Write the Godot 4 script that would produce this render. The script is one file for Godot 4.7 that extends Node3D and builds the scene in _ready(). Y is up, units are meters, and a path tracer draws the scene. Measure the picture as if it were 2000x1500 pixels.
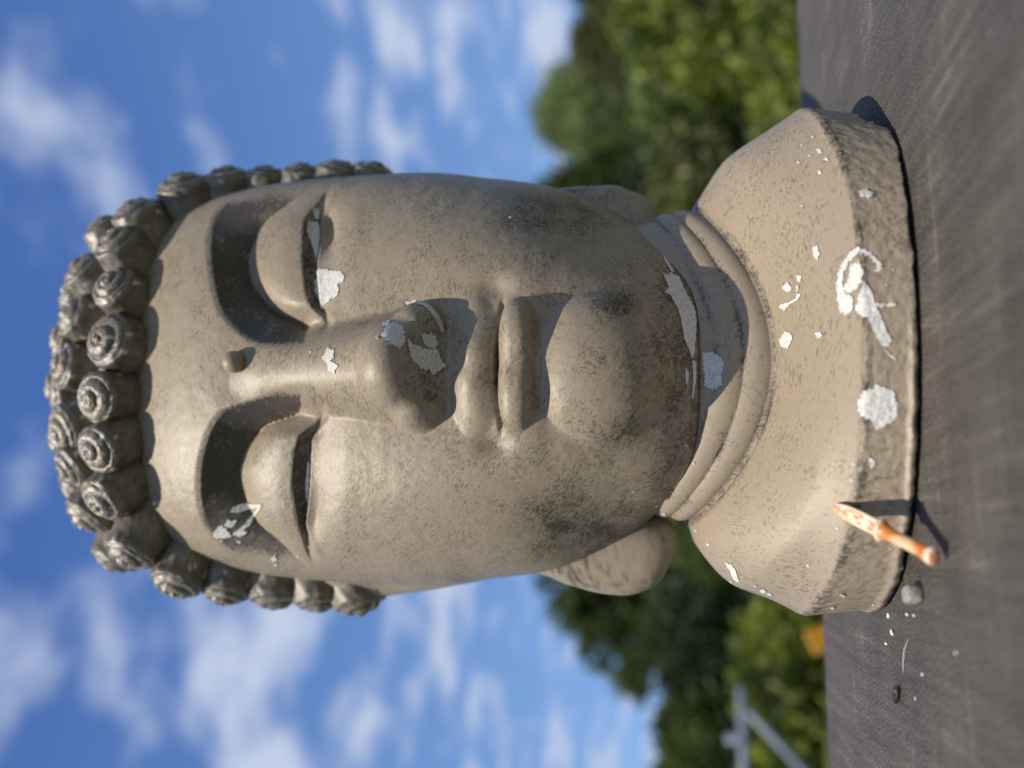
extends Node3D
# A weathered sculpted head on a dark table in front of a garden. The camera is held on its side.
# Metres; the table top is y = 0 and the garden ground lies below it.

var RES := 1.0                       # mesh density of the sculpture
var rng := RandomNumberGenerator.new()
var grain := FastNoiseLite.new()     # fine isotropic noise
var broad := FastNoiseLite.new()     # broad patches
const TAN := Color(0.345, 0.286, 0.207)
const DARK := Color(0.045, 0.038, 0.031)
const CHALK := Color(0.64, 0.635, 0.61)
const BUST_AT := Vector3(0.013, 0.0, 0.0)
const BUST_TURN := 3.5

func _ready() -> void:
	rng.seed = 7
	set_camera()
	set_sky()
	var sun := DirectionalLight3D.new()
	sun.name = "sun"
	add_child(sun)
	sun.look_at_from_position(Vector3.ZERO, -Vector3(-0.55, 1.76, 1.0), Vector3.UP)
	sun.light_energy = 1.6
	sun.light_color = Color(1.0, 0.955, 0.88)
	sun.light_angular_distance = 0.5
	sun.shadow_enabled = true

	grain.seed = 3; grain.frequency = 1.0; grain.noise_type = FastNoiseLite.TYPE_SIMPLEX_SMOOTH; grain.fractal_octaves = 2
	broad.seed = 11; broad.frequency = 1.0; broad.noise_type = FastNoiseLite.TYPE_SIMPLEX_SMOOTH; broad.fractal_octaves = 3
	build_ground()
	build_table()
	build_garden()
	build_statue()
	build_small_things()

func set_camera() -> void:
	var cam := Camera3D.new()
	cam.name = "camera"
	var pitch := atan(300.0 / 1450.0)
	var up := Vector3(0, cos(pitch), sin(pitch))
	var right := Vector3(1, 0, 0)
	cam.transform = Transform3D(Basis(-up, right, right.cross(up)), Vector3(0, 0.131, 0.42))
	cam.near = 0.02
	cam.far = 400.0
	var lens := CameraAttributesPhysical.new()
	lens.frustum_focal_length = 24.0
	lens.frustum_focus_distance = 0.46
	lens.frustum_near = 0.02
	lens.frustum_far = 400.0
	lens.exposure_aperture = 2.2
	cam.attributes = lens
	cam.keep_aspect = Camera3D.KEEP_HEIGHT
	cam.fov = 54.7
	add_child(cam)
	cam.current = true

# ---------------------------------------------------------------- sky
func set_sky() -> void:
	var w := 1536
	var h := 768
	var puff := FastNoiseLite.new()
	puff.seed = 21; puff.frequency = 1.0; puff.fractal_octaves = 5; puff.fractal_gain = 0.50
	puff.noise_type = FastNoiseLite.TYPE_SIMPLEX_SMOOTH
	var bank := FastNoiseLite.new()
	bank.seed = 5; bank.frequency = 1.0; bank.fractal_octaves = 2
	bank.noise_type = FastNoiseLite.TYPE_SIMPLEX_SMOOTH
	# cloud banks: azimuth, elevation, half width, half height in degrees, weight
	var banks := [[22.4, 41.3, 4.2, 2.6, 0.75], [28.0, 31.4, 3.4, 2.4, 0.7], [24.0, 28.4, 5.0, 5.0, 0.7], [26.2, 23.5, 5.0, 3.6, 0.75], [21.5, 18.2, 4.6, 3.4, 0.6], [6.0, 44.0, 9.0, 3.5, 0.6],
		[-7.0, 45.0, 5.0, 3.4, 0.6], [-18.8, 38.4, 4.5, 2.2, 0.7], [-23.0, 32.0, 6.5, 3.4, 0.95], [-22.9, 23.3, 6.5, 3.2, 0.95], [-20.6, 17.0, 3.5, 2.4, 0.55], [-23.5, 10.6, 7.0, 5.6, 1.15], [-28.0, 36.5, 5.0, 2.0, 0.6], [-25.3, 42.0, 5.0, 2.0, 0.6], [16.0, 14.0, 3.4, 2.2, 0.45], [-26.4, 1.6, 4.0, 1.8, 0.9]]
	var im := Image.create(w, h, false, Image.FORMAT_RGBF)
	for j in h:
		var el := (0.5 - (j + 0.5) / h) * PI
		var se := sin(el)
		if se < -0.02:
			for i in w: im.set_pixel(i, j, Color(0.085, 0.095, 0.07))
			continue
		var t := clampf(se / 0.70, 0.0, 1.0)
		var blue := Color(0.27, 0.48, 0.86).lerp(Color(0.062, 0.145, 0.415), pow(t, 0.62)).lerp(Color(0.04, 0.085, 0.25), smoothstep(0.72, 1.0, se))
		for i in w:
			var az := ((i + 0.5) / w - 0.5) * TAU      # 0 looks along -z, positive to the right
			# the cloud sheet lies on a plane high above, drawn out by the wind
			var k := 1.0 / (maxf(se, 0.0) + 0.16)
			var px := sin(az) * cos(el) * k
			var pz := -cos(az) * cos(el) * k
			var a := px * 0.94 + pz * 0.34
			var b := -px * 0.34 + pz * 0.94
			var n := puff.get_noise_2d(a * 3.6 + 3.1, b * 4.0)
			var sum := 0.12
			var ad := rad_to_deg(az); var ed := rad_to_deg(el)
			if absf(ad) < 45.0 and ed < 55.0:
				for q in banks:
					var dx: float = (ad - q[0]) / (q[2] * 1.2); var dy: float = (ed - q[1]) / (q[3] * 1.15)
					var r2 := dx * dx + dy * dy
					if r2 < 6.0: sum += q[4] * (1.35 if q[0] > 0.0 else 1.12) * exp(-r2 * 0.8)
			else:
				sum = 0.10 + 0.9 * bank.get_noise_2d(a * 0.9 + 9.0, b * 1.3 + 2.0)
			var d := n * 1.05 + sum * 0.95
			var cover := smoothstep(-0.20, 0.92, d)
			var white := Color(0.44, 0.53, 0.76).lerp(Color(0.60, 0.67, 0.80), smoothstep(10.0, -20.0, ad) if absf(ad) < 60.0 else 0.5)
			im.set_pixel(i, j, blue.lerp(white, cover))
	var mat := PanoramaSkyMaterial.new()
	mat.panorama = ImageTexture.create_from_image(im)
	var sky := Sky.new()
	sky.sky_material = mat
	var env := Environment.new()
	env.background_mode = Environment.BG_SKY
	env.sky = sky
	env.tonemap_mode = Environment.TONE_MAPPER_LINEAR
	env.tonemap_exposure = 1.04
	env.sdfgi_enabled = true
	env.ssao_enabled = true
	env.ssil_enabled = true
	var we := WorldEnvironment.new()
	we.name = "world_environment"
	we.environment = env
	add_child(we)

# ---------------------------------------------------------------- helpers
func tag(o: Node, label := "", category := "", group := "", kind := "") -> void:
	if label: o.set_meta("label", label)
	if category: o.set_meta("category", category)
	if group: o.set_meta("group", group)
	if kind: o.set_meta("kind", kind)

func numbered(called: String, parent: Node) -> String:
	if not parent.has_node(NodePath(called)): return called
	var k := 1
	while parent.has_node(NodePath("%s_%03d" % [called, k])): k += 1
	return "%s_%03d" % [called, k]

func thing(called: String, at := Vector3.ZERO, turn := 0.0) -> Node3D:
	var o := Node3D.new()
	o.name = numbered(called, self)
	add_child(o, true)
	o.position = at
	o.rotation_degrees.y = turn
	return o

func put(called: String, mesh: Mesh, mat: Material, parent: Node = self) -> MeshInstance3D:
	var o := MeshInstance3D.new()
	o.name = numbered(called, parent)
	o.mesh = mesh
	o.material_override = mat
	parent.add_child(o, true)
	return o

func smax(a: float, b: float, k: float) -> float:
	var h := clampf(0.5 + 0.5 * (a - b) / k, 0.0, 1.0)
	return lerpf(b, a, h) + k * h * (1.0 - h)

func gs(dx: float, dy: float) -> float:
	var q := dx * dx + dy * dy
	return exp(-q) if q < 9.0 else 0.0

func ell(X: float, Y: float, x0: float, y0: float, z0: float, a: float, b: float, c: float) -> float:
	var dx := (X - x0) / a
	var dy := (Y - y0) / b
	var q := 1.0 - dx * dx - dy * dy
	return z0 + c * sqrt(q) if q > 0.0 else z0 - 0.05 * minf(1.0, -q)

# a smooth curve through points (monotone cubic), sampled to a table
class Curve1:
	var lo := 0.0
	var hi := 1.0
	var v := PackedFloat32Array()
	func _init(xs: Array, ys: Array, n := 256) -> void:
		lo = xs[0]; hi = xs[-1]
		var m := xs.size()
		var d := []; var t := []
		for i in m - 1: d.append((ys[i + 1] - ys[i]) / (xs[i + 1] - xs[i]))
		t.append(d[0])
		for i in range(1, m - 1):
			t.append(0.0 if d[i - 1] * d[i] <= 0.0 else 2.0 * d[i - 1] * d[i] / (d[i - 1] + d[i]))
		t.append(d[m - 2])
		var s := 0
		for k in n + 1:
			var x: float = lo + (hi - lo) * k / n
			while s < m - 2 and x > xs[s + 1]: s += 1
			var h: float = xs[s + 1] - xs[s]
			var u: float = (x - xs[s]) / h
			var u2 := u * u; var u3 := u2 * u
			v.append((2 * u3 - 3 * u2 + 1) * ys[s] + (u3 - 2 * u2 + u) * h * t[s] + (3 * u2 - 2 * u3) * ys[s + 1] + (u3 - u2) * h * t[s + 1])
	func at(x: float) -> float:
		var f := clampf((x - lo) / (hi - lo), 0.0, 1.0) * (v.size() - 1)
		var i := mini(int(f), v.size() - 2)
		return lerpf(v[i], v[i + 1], f - i)

# a grid of points as one smooth mesh; wrap joins the last column to the first
func grid_mesh(p: PackedVector3Array, c: PackedColorArray, nu: int, nv: int, wrap: bool, outward: float) -> ArrayMesh:
	var n := PackedVector3Array()
	n.resize(p.size())
	var idx := PackedInt32Array()
	for j in nv:
		var ja := maxi(j - 1, 0) * nu
		var jb := mini(j + 1, nv - 1) * nu
		for i in nu:
			var ia := i - 1
			var ib := i + 1
			if wrap:
				ia = (ia + nu) % nu; ib = ib % nu
			else:
				ia = maxi(ia, 0); ib = mini(ib, nu - 1)
			var q := (p[j * nu + ib] - p[j * nu + ia]).cross(p[jb + i] - p[ja + i])
			n[j * nu + i] = q.normalized() * outward if q.length_squared() > 1e-24 else Vector3.UP
	var cols := nu if wrap else nu - 1
	idx.resize((nv - 1) * cols * 6)
	var w := 0
	for j in nv - 1:
		for i in cols:
			var a := j * nu + i
			var b := j * nu + (i + 1) % nu
			var d := a + nu
			var e := b + nu
			if outward > 0.0:
				idx[w] = a; idx[w + 1] = d; idx[w + 2] = b; idx[w + 3] = b; idx[w + 4] = d; idx[w + 5] = e
			else:
				idx[w] = a; idx[w + 1] = b; idx[w + 2] = d; idx[w + 3] = b; idx[w + 4] = e; idx[w + 5] = d
			w += 6
	var arr := []
	arr.resize(Mesh.ARRAY_MAX)
	arr[Mesh.ARRAY_VERTEX] = p
	arr[Mesh.ARRAY_NORMAL] = n
	if c.size() == p.size(): arr[Mesh.ARRAY_COLOR] = c
	arr[Mesh.ARRAY_INDEX] = idx
	var m := ArrayMesh.new()
	m.add_surface_from_arrays(Mesh.PRIMITIVE_TRIANGLES, arr)
	return m

# a tapered tube along points with a radius at each
func tube(st: SurfaceTool, pts: Array, rad: Array, sides := 8) -> void:
	var rings := []
	for i in pts.size():
		var dir: Vector3 = (pts[mini(i + 1, pts.size() - 1)] - pts[maxi(i - 1, 0)]).normalized()
		var s := dir.cross(Vector3(0.31, 0.2, 0.93)).normalized()
		var t := dir.cross(s)
		var ring := []
		for k in sides:
			var a := TAU * k / sides
			ring.append(pts[i] + (s * cos(a) + t * sin(a)) * rad[i])
		rings.append(ring)
	for i in pts.size() - 1:
		for k in sides:
			var k2 := (k + 1) % sides
			for v in [rings[i][k], rings[i][k2], rings[i + 1][k], rings[i][k2], rings[i + 1][k2], rings[i + 1][k]]:
				st.add_vertex(v)
	for e in [0, pts.size() - 1]:
		for k in range(1, sides - 1):
			var tri := [rings[e][0], rings[e][k + 1], rings[e][k]] if e == 0 else [rings[e][0], rings[e][k], rings[e][k + 1]]
			for v in tri: st.add_vertex(v)

func start() -> SurfaceTool:
	var st := SurfaceTool.new()
	st.begin(Mesh.PRIMITIVE_TRIANGLES)
	return st

func done(st: SurfaceTool) -> ArrayMesh:
	st.index()
	st.generate_normals()
	return st.commit()

func plain(c: Color, rough := 0.7, vertex := false) -> StandardMaterial3D:
	var m := StandardMaterial3D.new()
	m.albedo_color = c.linear_to_srgb()
	m.roughness = rough
	m.vertex_color_use_as_albedo = vertex
	return m

func noise_tex(freq: float, seed_: int, oct: int, size: int, as_normal := false, bump := 6.0) -> NoiseTexture2D:
	var n := FastNoiseLite.new()
	n.seed = seed_; n.frequency = freq; n.fractal_octaves = oct
	n.noise_type = FastNoiseLite.TYPE_SIMPLEX_SMOOTH
	var t := NoiseTexture2D.new()
	t.width = size; t.height = size
	t.seamless = true
	t.noise = n
	t.as_normal_map = as_normal
	t.bump_strength = bump
	return t

# ---------------------------------------------------------------- sculpture
var f_wide: Curve1; var f_front: Curve1; var f_mid: Curve1; var f_back: Curve1
var eye := []          # for each side: brow edge, lid crease, lid rim, slit foot
var e_deep: Curve1; var e_open: Curve1
var nose_z: Curve1; var nose_w: Curve1

func head_curves() -> void:
	f_wide = Curve1.new([0.10, 0.112, 0.13, 0.15, 0.167, 0.187, 0.206, 0.225, 0.245, 0.265, 0.283, 0.305, 0.345, 0.395, 0.44, 0.4726, 0.50, 0.54, 0.57, 0.60],
		[0.098, 0.104, 0.112, 0.119, 0.1245, 0.132, 0.139, 0.144, 0.1475, 0.1505, 0.154, 0.1565, 0.158, 0.1575, 0.1545, 0.1495, 0.143, 0.124, 0.095, 0.03])
	f_front = Curve1.new([0.10, 0.112, 0.125, 0.14, 0.155, 0.175, 0.20, 0.225, 0.25, 0.28, 0.31, 0.34, 0.37, 0.40, 0.43, 0.46, 0.49, 0.52, 0.55, 0.60],
		[-0.067, -0.063, -0.0555, -0.0485, -0.0430, -0.0385, -0.0360, -0.0350, -0.0355, -0.0365, -0.038, -0.041, -0.0435, -0.0425, -0.0425, -0.0465, -0.056, -0.071, -0.092, -0.13])
	f_mid = Curve1.new([0.10, 0.20, 0.30, 0.6], [-0.118, -0.127, -0.13, -0.13])
	f_back = Curve1.new([0.10, 0.2, 0.35, 0.5, 0.6], [0.06, 0.075, 0.105, 0.095, 0.02])
	eye = [[
		Curve1.new([0.012, 0.0193, 0.0282, 0.0417, 0.0584, 0.0801, 0.1044, 0.1227, 0.145], [0.38, 0.4073, 0.4204, 0.4346, 0.4426, 0.4508, 0.4586, 0.4602, 0.452]),
		Curve1.new([0.024, 0.0308, 0.0423, 0.0549, 0.0689, 0.0879, 0.1096, 0.125, 0.145], [0.3625, 0.3650, 0.3867, 0.4023, 0.4128, 0.4177, 0.4145, 0.402, 0.382]),
		Curve1.new([0.024, 0.0335, 0.0441, 0.0582, 0.0863, 0.1007, 0.1158, 0.1292, 0.145], [0.359, 0.3617, 0.3699, 0.3743, 0.3808, 0.3831, 0.3841, 0.3787, 0.376]),
		Curve1.new([0.024, 0.0335, 0.0535, 0.0697, 0.0927, 0.1113, 0.129, 0.145], [0.3575, 0.3605, 0.364, 0.3675, 0.3702, 0.3745, 0.378, 0.3755])], [
		Curve1.new([0.012, 0.0175, 0.0296, 0.048, 0.0744, 0.0936, 0.1106, 0.1277, 0.145], [0.38, 0.3916, 0.4297, 0.443, 0.4525, 0.4557, 0.4548, 0.445, 0.425]),
		Curve1.new([0.024, 0.0300, 0.0380, 0.0429, 0.0591, 0.0741, 0.0906, 0.1078, 0.1215, 0.145], [0.3645, 0.370, 0.3930, 0.3993, 0.4118, 0.4174, 0.415, 0.4101, 0.397, 0.382]),
		Curve1.new([0.024, 0.0324, 0.047, 0.0638, 0.082, 0.1012, 0.1231, 0.145], [0.361, 0.3635, 0.3758, 0.3803, 0.3823, 0.3818, 0.3828, 0.380]),
		Curve1.new([0.024, 0.0358, 0.0774, 0.1142, 0.1231, 0.145], [0.3595, 0.3640, 0.3694, 0.379, 0.3815, 0.3795])]]
	e_deep = Curve1.new([0.010, 0.015, 0.022, 0.032, 0.05, 0.08, 0.105, 0.125, 0.145], [0.0, 0.003, 0.012, 0.019, 0.022, 0.021, 0.016, 0.008, 0.0])
	e_open = Curve1.new([0.028, 0.034, 0.048, 0.105, 0.122, 0.135], [0.0, 0.15, 1.0, 1.0, 0.4, 0.0])
	nose_z = Curve1.new([0.245, 0.256, 0.263, 0.272, 0.281, 0.289, 0.297, 0.306, 0.32, 0.34, 0.36, 0.38, 0.40, 0.425], [-0.062, -0.044, -0.034, -0.0225, -0.012, -0.0035, 0.0, -0.0015, -0.0085, -0.0178, -0.0262, -0.0335, -0.0405, -0.056])
	nose_w = Curve1.new([0.255, 0.275, 0.295, 0.31, 0.34, 0.37, 0.40, 0.425], [0.026, 0.027, 0.0255, 0.0235, 0.0215, 0.0205, 0.020, 0.020])

# how far the surface is pushed in around an eye at (X, Y), and how dark the patina is there, with shade painted into the hollow
var eye_ink_shade := 0.0
func eye_push(X: float, Y: float) -> float:
	var ax := absf(X)
	eye_ink_shade = 0.0
	if ax < 0.010 or ax > 0.145 or Y < 0.322 or Y > 0.475: return 0.0
	var side: Array = eye[0] if X > 0.0 else eye[1]
	var yb: float = side[0].at(ax)
	var yu: float = side[1].at(ax)
	var yr: float = side[2].at(ax)
	var yl: float = side[3].at(ax)
	yu = minf(yu, yb - 0.004)
	yr = minf(yr, yu - 0.0004)
	yl = minf(yl, yr - 0.0004)
	var dh := e_deep.at(ax)
	var op := e_open.at(ax)
	yu = minf(yu + 0.72 * dh, yb - 0.006)
	yl += 0.35 * 0.009 * op
	yl = minf(yl, yr - 0.0004)
	var rim := 0.0035 * op + 0.6 * dh * (1.0 - op)
	if Y > yb:
		eye_ink_shade = 0.8 * exp(-pow((Y - yb) / 0.0035, 2.0)) * clampf(dh / 0.012, 0.0, 1.0)
		return -0.0014 * smoothstep(0.006, 0.0, Y - yb) * clampf(dh / 0.01, 0.0, 1.0)
	if Y > yu:
		var s := (yb - Y) / (yb - yu)
		eye_ink_shade = clampf(dh / 0.009, 0.0, 1.0) * lerpf(0.94, 0.90, s)  # hollow: dark paint deepened by shade put into the colour
		return -lerpf(0.0014 * clampf(dh / 0.01, 0.0, 1.0), dh, pow(s, 0.86))
	if Y > yr:
		var s := (yu - Y) / (yu - yr)
		eye_ink_shade = op * 0.95 * smoothstep(0.0052, 0.001, Y - yr)
		return -dh + (dh - rim) * (1.0 - pow(1.0 - s, 2.1))
	if Y > yl:
		var s := (yr - Y) / (yr - yl)
		eye_ink_shade = 0.75 * op
		var step := 0.0048 * op * smoothstep(-0.0006, 0.0030, yr - Y)
		return -rim - step - 0.0030 * op * s
	var d := yl - Y
	var lip := lerpf(0.012, 0.0018, op)
	var under := (rim + 0.0078 * op) * (1.0 - smoothstep(0.0, lip, d)) + (0.0046 * op + 0.3 * rim) * (1.0 - smoothstep(0.0, 0.036, d)) * smoothstep(0.0, lip, d)
	# the outer half has a hollow below the lower lid
	under += 0.0085 * gs((ax - 0.100) / 0.016, (d - 0.008) / 0.0065) * (1.0 if X > 0.0 else 0.3)
	under += 0.0025 * op * gs((ax - 0.041) / 0.006, (d - 0.005) / 0.004)
	eye_ink_shade = 0.45 * op * smoothstep(0.009, 0.0, d) * (0.5 + 0.5 * smoothstep(0.06, 0.10, ax))
	return -under

var ink_shade := 0.0
# the face as a relief: base surface zb at (X, Y) gets brows, eyes, nose, mouth and chin
func face_z(X: float, Y: float, zb: float) -> float:
	var ax := absf(X)
	var z := zb
	ink_shade = 0.0
	if ax > 0.16 or Y > 0.56:
		ink_shade = 0.36
		return z
	# cheeks, temples and the forehead's middle
	z += 0.0065 * gs((ax - 0.078) / 0.038, (Y - 0.268) / 0.05)
	z += 0.0080 * gs(X / 0.082, (Y - 0.212) / 0.042)
	z -= 0.019 * smoothstep(0.255, 0.125, Y) * smoothstep(0.050, 0.110, ax) * (1.0 - smoothstep(0.115, 0.15, ax))
	z += eye_push(X, Y)
	ink_shade = eye_ink_shade
	# nose
	if Y > 0.244 and Y < 0.425 and ax < 0.06:
		var r := nose_z.at(Y)
		var w := nose_w.at(Y)
		var q := ax / w
		z = smax(z, r - 0.0095 * q * q - 0.004 * pow(q, 4.0), lerpf(0.011, 0.024, smoothstep(0.285, 0.345, Y)))
		z = smax(z, ell(X, Y, 0.0, 0.299, -0.030, 0.0275, 0.0220, 0.0315), 0.007)
		z = smax(z, ell(ax, Y, 0.0255, 0.2865, -0.047, 0.0172, 0.0200, 0.0320), 0.006)
		z -= 0.003 * gs((X + 0.019) / 0.0045, (Y - 0.2745) / 0.004)
		z -= 0.0015 * gs((X - 0.017) / 0.0045, (Y - 0.2745) / 0.004)
		ink_shade = maxf(ink_shade, 0.5 * gs(ax / 0.045, (Y - 0.273) / 0.013))  # underside of the nose: brown, with its shade painted in
		ink_shade = maxf(ink_shade, 0.7 * gs((X + 0.019) / 0.006, (Y - 0.2745) / 0.005))
		ink_shade = maxf(ink_shade, 0.35 * gs((ax - 0.036) / 0.012, (Y - 0.276) / 0.014))
	# mouth
	if Y > 0.185 and Y < 0.27 and ax < 0.07:
		var yp := 0.2338 + 0.0012 * cos(X * 95.0) - 0.0012
		var u := ell(X, Y, 0.0, 0.2475, -0.050, 0.0475, 0.0215, 0.0288)
		u -= 0.0016 * gs(X / 0.007, (Y - 0.256) / 0.010)
		u += 0.0006 * gs((ax - 0.0115) / 0.008, (Y - 0.2495) / 0.006)
		u -= 0.016 * smoothstep(0.0004, -0.0022, Y - yp)
		z = smax(z, u, 0.009)
		z -= 0.008 * gs((ax - 0.0005) / 0.040, (Y - yp + 0.0006) / 0.0018) * smoothstep(0.047, 0.034, ax)
		var lx := absf(X - 0.001) / 0.0435
		var ly := absf(Y - 0.2200 - 0.0016 * lx * lx) / (0.0142 - 0.0026 * lx * lx)
		var q := 1.0 - pow(lx, 4.5) - pow(ly, 2.6)
		if q > 0.0:
			var bow := 0.0016 * cos((X - 0.002) * 150.0) * (1.0 - lx)
			z = smax(z, -0.044 + 0.0275 * pow(q, 0.45) - bow, 0.0035)
			ink_shade = maxf(ink_shade, 0.35 * smoothstep(0.002, -0.006, Y - 0.2195))
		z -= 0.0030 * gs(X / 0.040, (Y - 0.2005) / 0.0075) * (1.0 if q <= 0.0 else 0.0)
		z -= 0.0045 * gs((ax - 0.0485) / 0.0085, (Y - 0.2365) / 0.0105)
		ink_shade = maxf(ink_shade, 0.5 * gs((ax - 0.048) / 0.011, (Y - 0.237) / 0.011))
		ink_shade = maxf(ink_shade, 0.55 * gs(X / 0.045, (Y - yp) / 0.0028))
		ink_shade = maxf(ink_shade, 0.42 * gs((X - 0.012) / 0.02, (Y - 0.252) / 0.009))
	# chin
	if Y < 0.225 and ax < 0.085:
		z = smax(z, ell(X, Y, 0.000, 0.1725, -0.058, 0.046, 0.039, 0.0335), 0.032)
		ink_shade = maxf(ink_shade, 0.58 * gs((ax - 0.040) / 0.020, (Y - 0.160) / 0.028))
		ink_shade = maxf(ink_shade, 0.50 * gs(X / 0.055, (Y - 0.148) / 0.018))  # underside of the chin: its shade is painted in with the brushwork
	# brushed patina and painted shade on the cheeks, jaw and hair line
	ink_shade = maxf(ink_shade, 0.74 * gs((X + 0.104) / 0.044, (Y - 0.182) / 0.062))
	ink_shade = maxf(ink_shade, 0.62 * gs((X - 0.108) / 0.038, (Y - 0.200) / 0.068))
	ink_shade = maxf(ink_shade, 0.40 * smoothstep(0.105, 0.145, ax))
	ink_shade = maxf(ink_shade, 0.58 * smoothstep(0.172, 0.125, Y))
	ink_shade = maxf(ink_shade, 0.30 * gs((ax - 0.062) / 0.02, (Y - 0.252) / 0.02))
	ink_shade = maxf(ink_shade, 0.30 * gs((ax - 0.070) / 0.03, (Y - 0.325) / 0.016))
	ink_shade = maxf(ink_shade, 0.36)
	return z

# base colour with dry-brushed dark paint and painted shade: short strokes along and across the surface, heavier where ink is high
func patina_and_shade(p: Vector3, amount: float, along := Vector3(760, 115, 330)) -> Color:
	var patch := broad.get_noise_3d(p.x * 34.0, p.y * 34.0, p.z * 34.0)
	var turned := broad.get_noise_3d(p.x * 12.0 + 7.0, p.y * 12.0, p.z * 12.0)
	var a := p.x + p.y * (0.22 + 0.5 * turned)
	var b := p.y - p.x * (0.22 + 0.5 * turned)
	var streak := grain.get_noise_3d(a * along.x, b * along.y, p.z * along.z)
	var cross := grain.get_noise_3d(a * along.y, b * along.x * 0.9, p.z * along.z + 40.0)
	var speck := grain.get_noise_3d(p.x * 640.0 + 50.0, p.y * 640.0, p.z * 640.0)
	var n := maxf(streak, cross * 0.9 - 0.16) * 0.85 + speck * 0.32
	var m := clampf(amount + patch * 0.34 * (0.30 + amount), 0.0, 1.0)
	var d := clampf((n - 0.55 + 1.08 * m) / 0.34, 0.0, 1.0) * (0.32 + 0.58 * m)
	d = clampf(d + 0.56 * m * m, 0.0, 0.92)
	var tone := 1.0 + 0.10 * patch + 0.07 * speck
	return Color(TAN.r * tone, TAN.g * tone, TAN.b * (tone - 0.02 * patch)).lerp(DARK, d)

func sculpt_material() -> StandardMaterial3D:
	var m := plain(Color(1, 1, 1), 0.44, true)
	m.metallic_specular = 0.5
	m.uv1_triplanar = true
	m.uv1_scale = Vector3(26, 26, 26)
	var ramp := Gradient.new()
	ramp.offsets = PackedFloat32Array([0.0, 0.30, 0.42, 0.62, 1.0])
	ramp.colors = PackedColorArray([Color(0.60, 0.57, 0.53), Color(0.86, 0.85, 0.83), Color(0.97, 0.97, 0.965), Color(1, 1, 1), Color(1, 1, 1)])
	var dirt := noise_tex(0.045, 77, 5, 1024)
	dirt.color_ramp = ramp
	m.albedo_texture = dirt
	m.normal_enabled = true
	m.normal_scale = 0.42
	m.normal_texture = noise_tex(0.032, 31, 5, 1024, true, 6.0)
	m.roughness = 0.48
	return m

func head_mesh() -> ArrayMesh:
	var n1 := int(430 * RES)
	var n2 := 44
	var nu := n1 + n2
	var nv := int(560 * RES)
	var p := PackedVector3Array(); p.resize(nu * (nv + 2))
	var c := PackedColorArray(); c.resize(nu * (nv + 2))
	var top := 0.585
	var e := 2.0 / 2.25
	for i in nu:
		var th: float
		if i <= n1: th = deg_to_rad(lerpf(-100.0, 100.0, float(i) / n1))
		else: th = deg_to_rad(lerpf(100.0, 260.0, float(i - n1) / n2))
		var s := sin(th)
		var co := cos(th)
		var ys := 0.112 + (0.040 * pow(absf(s), 4.0) if co > -0.18 else 0.038)
		for j in nv + 2:
			var t := float(j - 2) / (nv - 1)
			var y := ys + maxf(t, 0.0) * (top - ys)
			var mid := f_mid.at(y)
			var depth := f_front.at(y) - mid if co > 0.0 else f_back.at(y)
			var ee := lerpf(1.02, e, smoothstep(0.16, 0.33, y))
			var px := signf(s) * pow(absf(s), ee)
			var pz := signf(co) * pow(absf(co), ee)
			var pull := 1.0 - 0.07 * pow(1.0 - smoothstep(-0.004, 0.034, y - ys), 2.0)
			if j == 1: pull *= 0.985; y -= 0.0022
			if j == 0: pull *= 0.80; y += 0.010
			var X := f_wide.at(y) * px * pull
			var Z := mid + depth * pz * pull
			ink_shade = 0.22
			if co > 0.0: Z = face_z(X, y, Z)
			elif co <= 0.0: ink_shade = 0.3
			# the worn edge of the mould along the jaw
			if y - ys < 0.02: ink_shade = maxf(ink_shade, 0.5 * smoothstep(0.02, 0.0, y - ys))
			var at := Vector3(X, y, Z)
			var k := j * nu + i
			# small dents and lumps of the cast
			if co > -0.2:
				var lump := broad.get_noise_3d(X * 60.0, y * 60.0, Z * 60.0) * 0.00028 + grain.get_noise_3d(X * 420.0, y * 420.0, Z * 420.0) * 0.00010
				at += Vector3(s * 0.5, 0, co).normalized() * lump
			p[k] = at
			c[k] = patina_and_shade(at, ink_shade)
	return grid_mesh(p, c, nu, nv + 2, true, 1.0)

func bust_row(p: PackedVector3Array, c: PackedColorArray, nu: int, f: Callable) -> void:
	for i in nu:
		var th := TAU * i / nu
		var r: Array = f.call(th)
		p.append(r[0])
		c.append(patina_and_shade(r[0], r[1], Vector3(640, 170, 300)))

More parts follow.
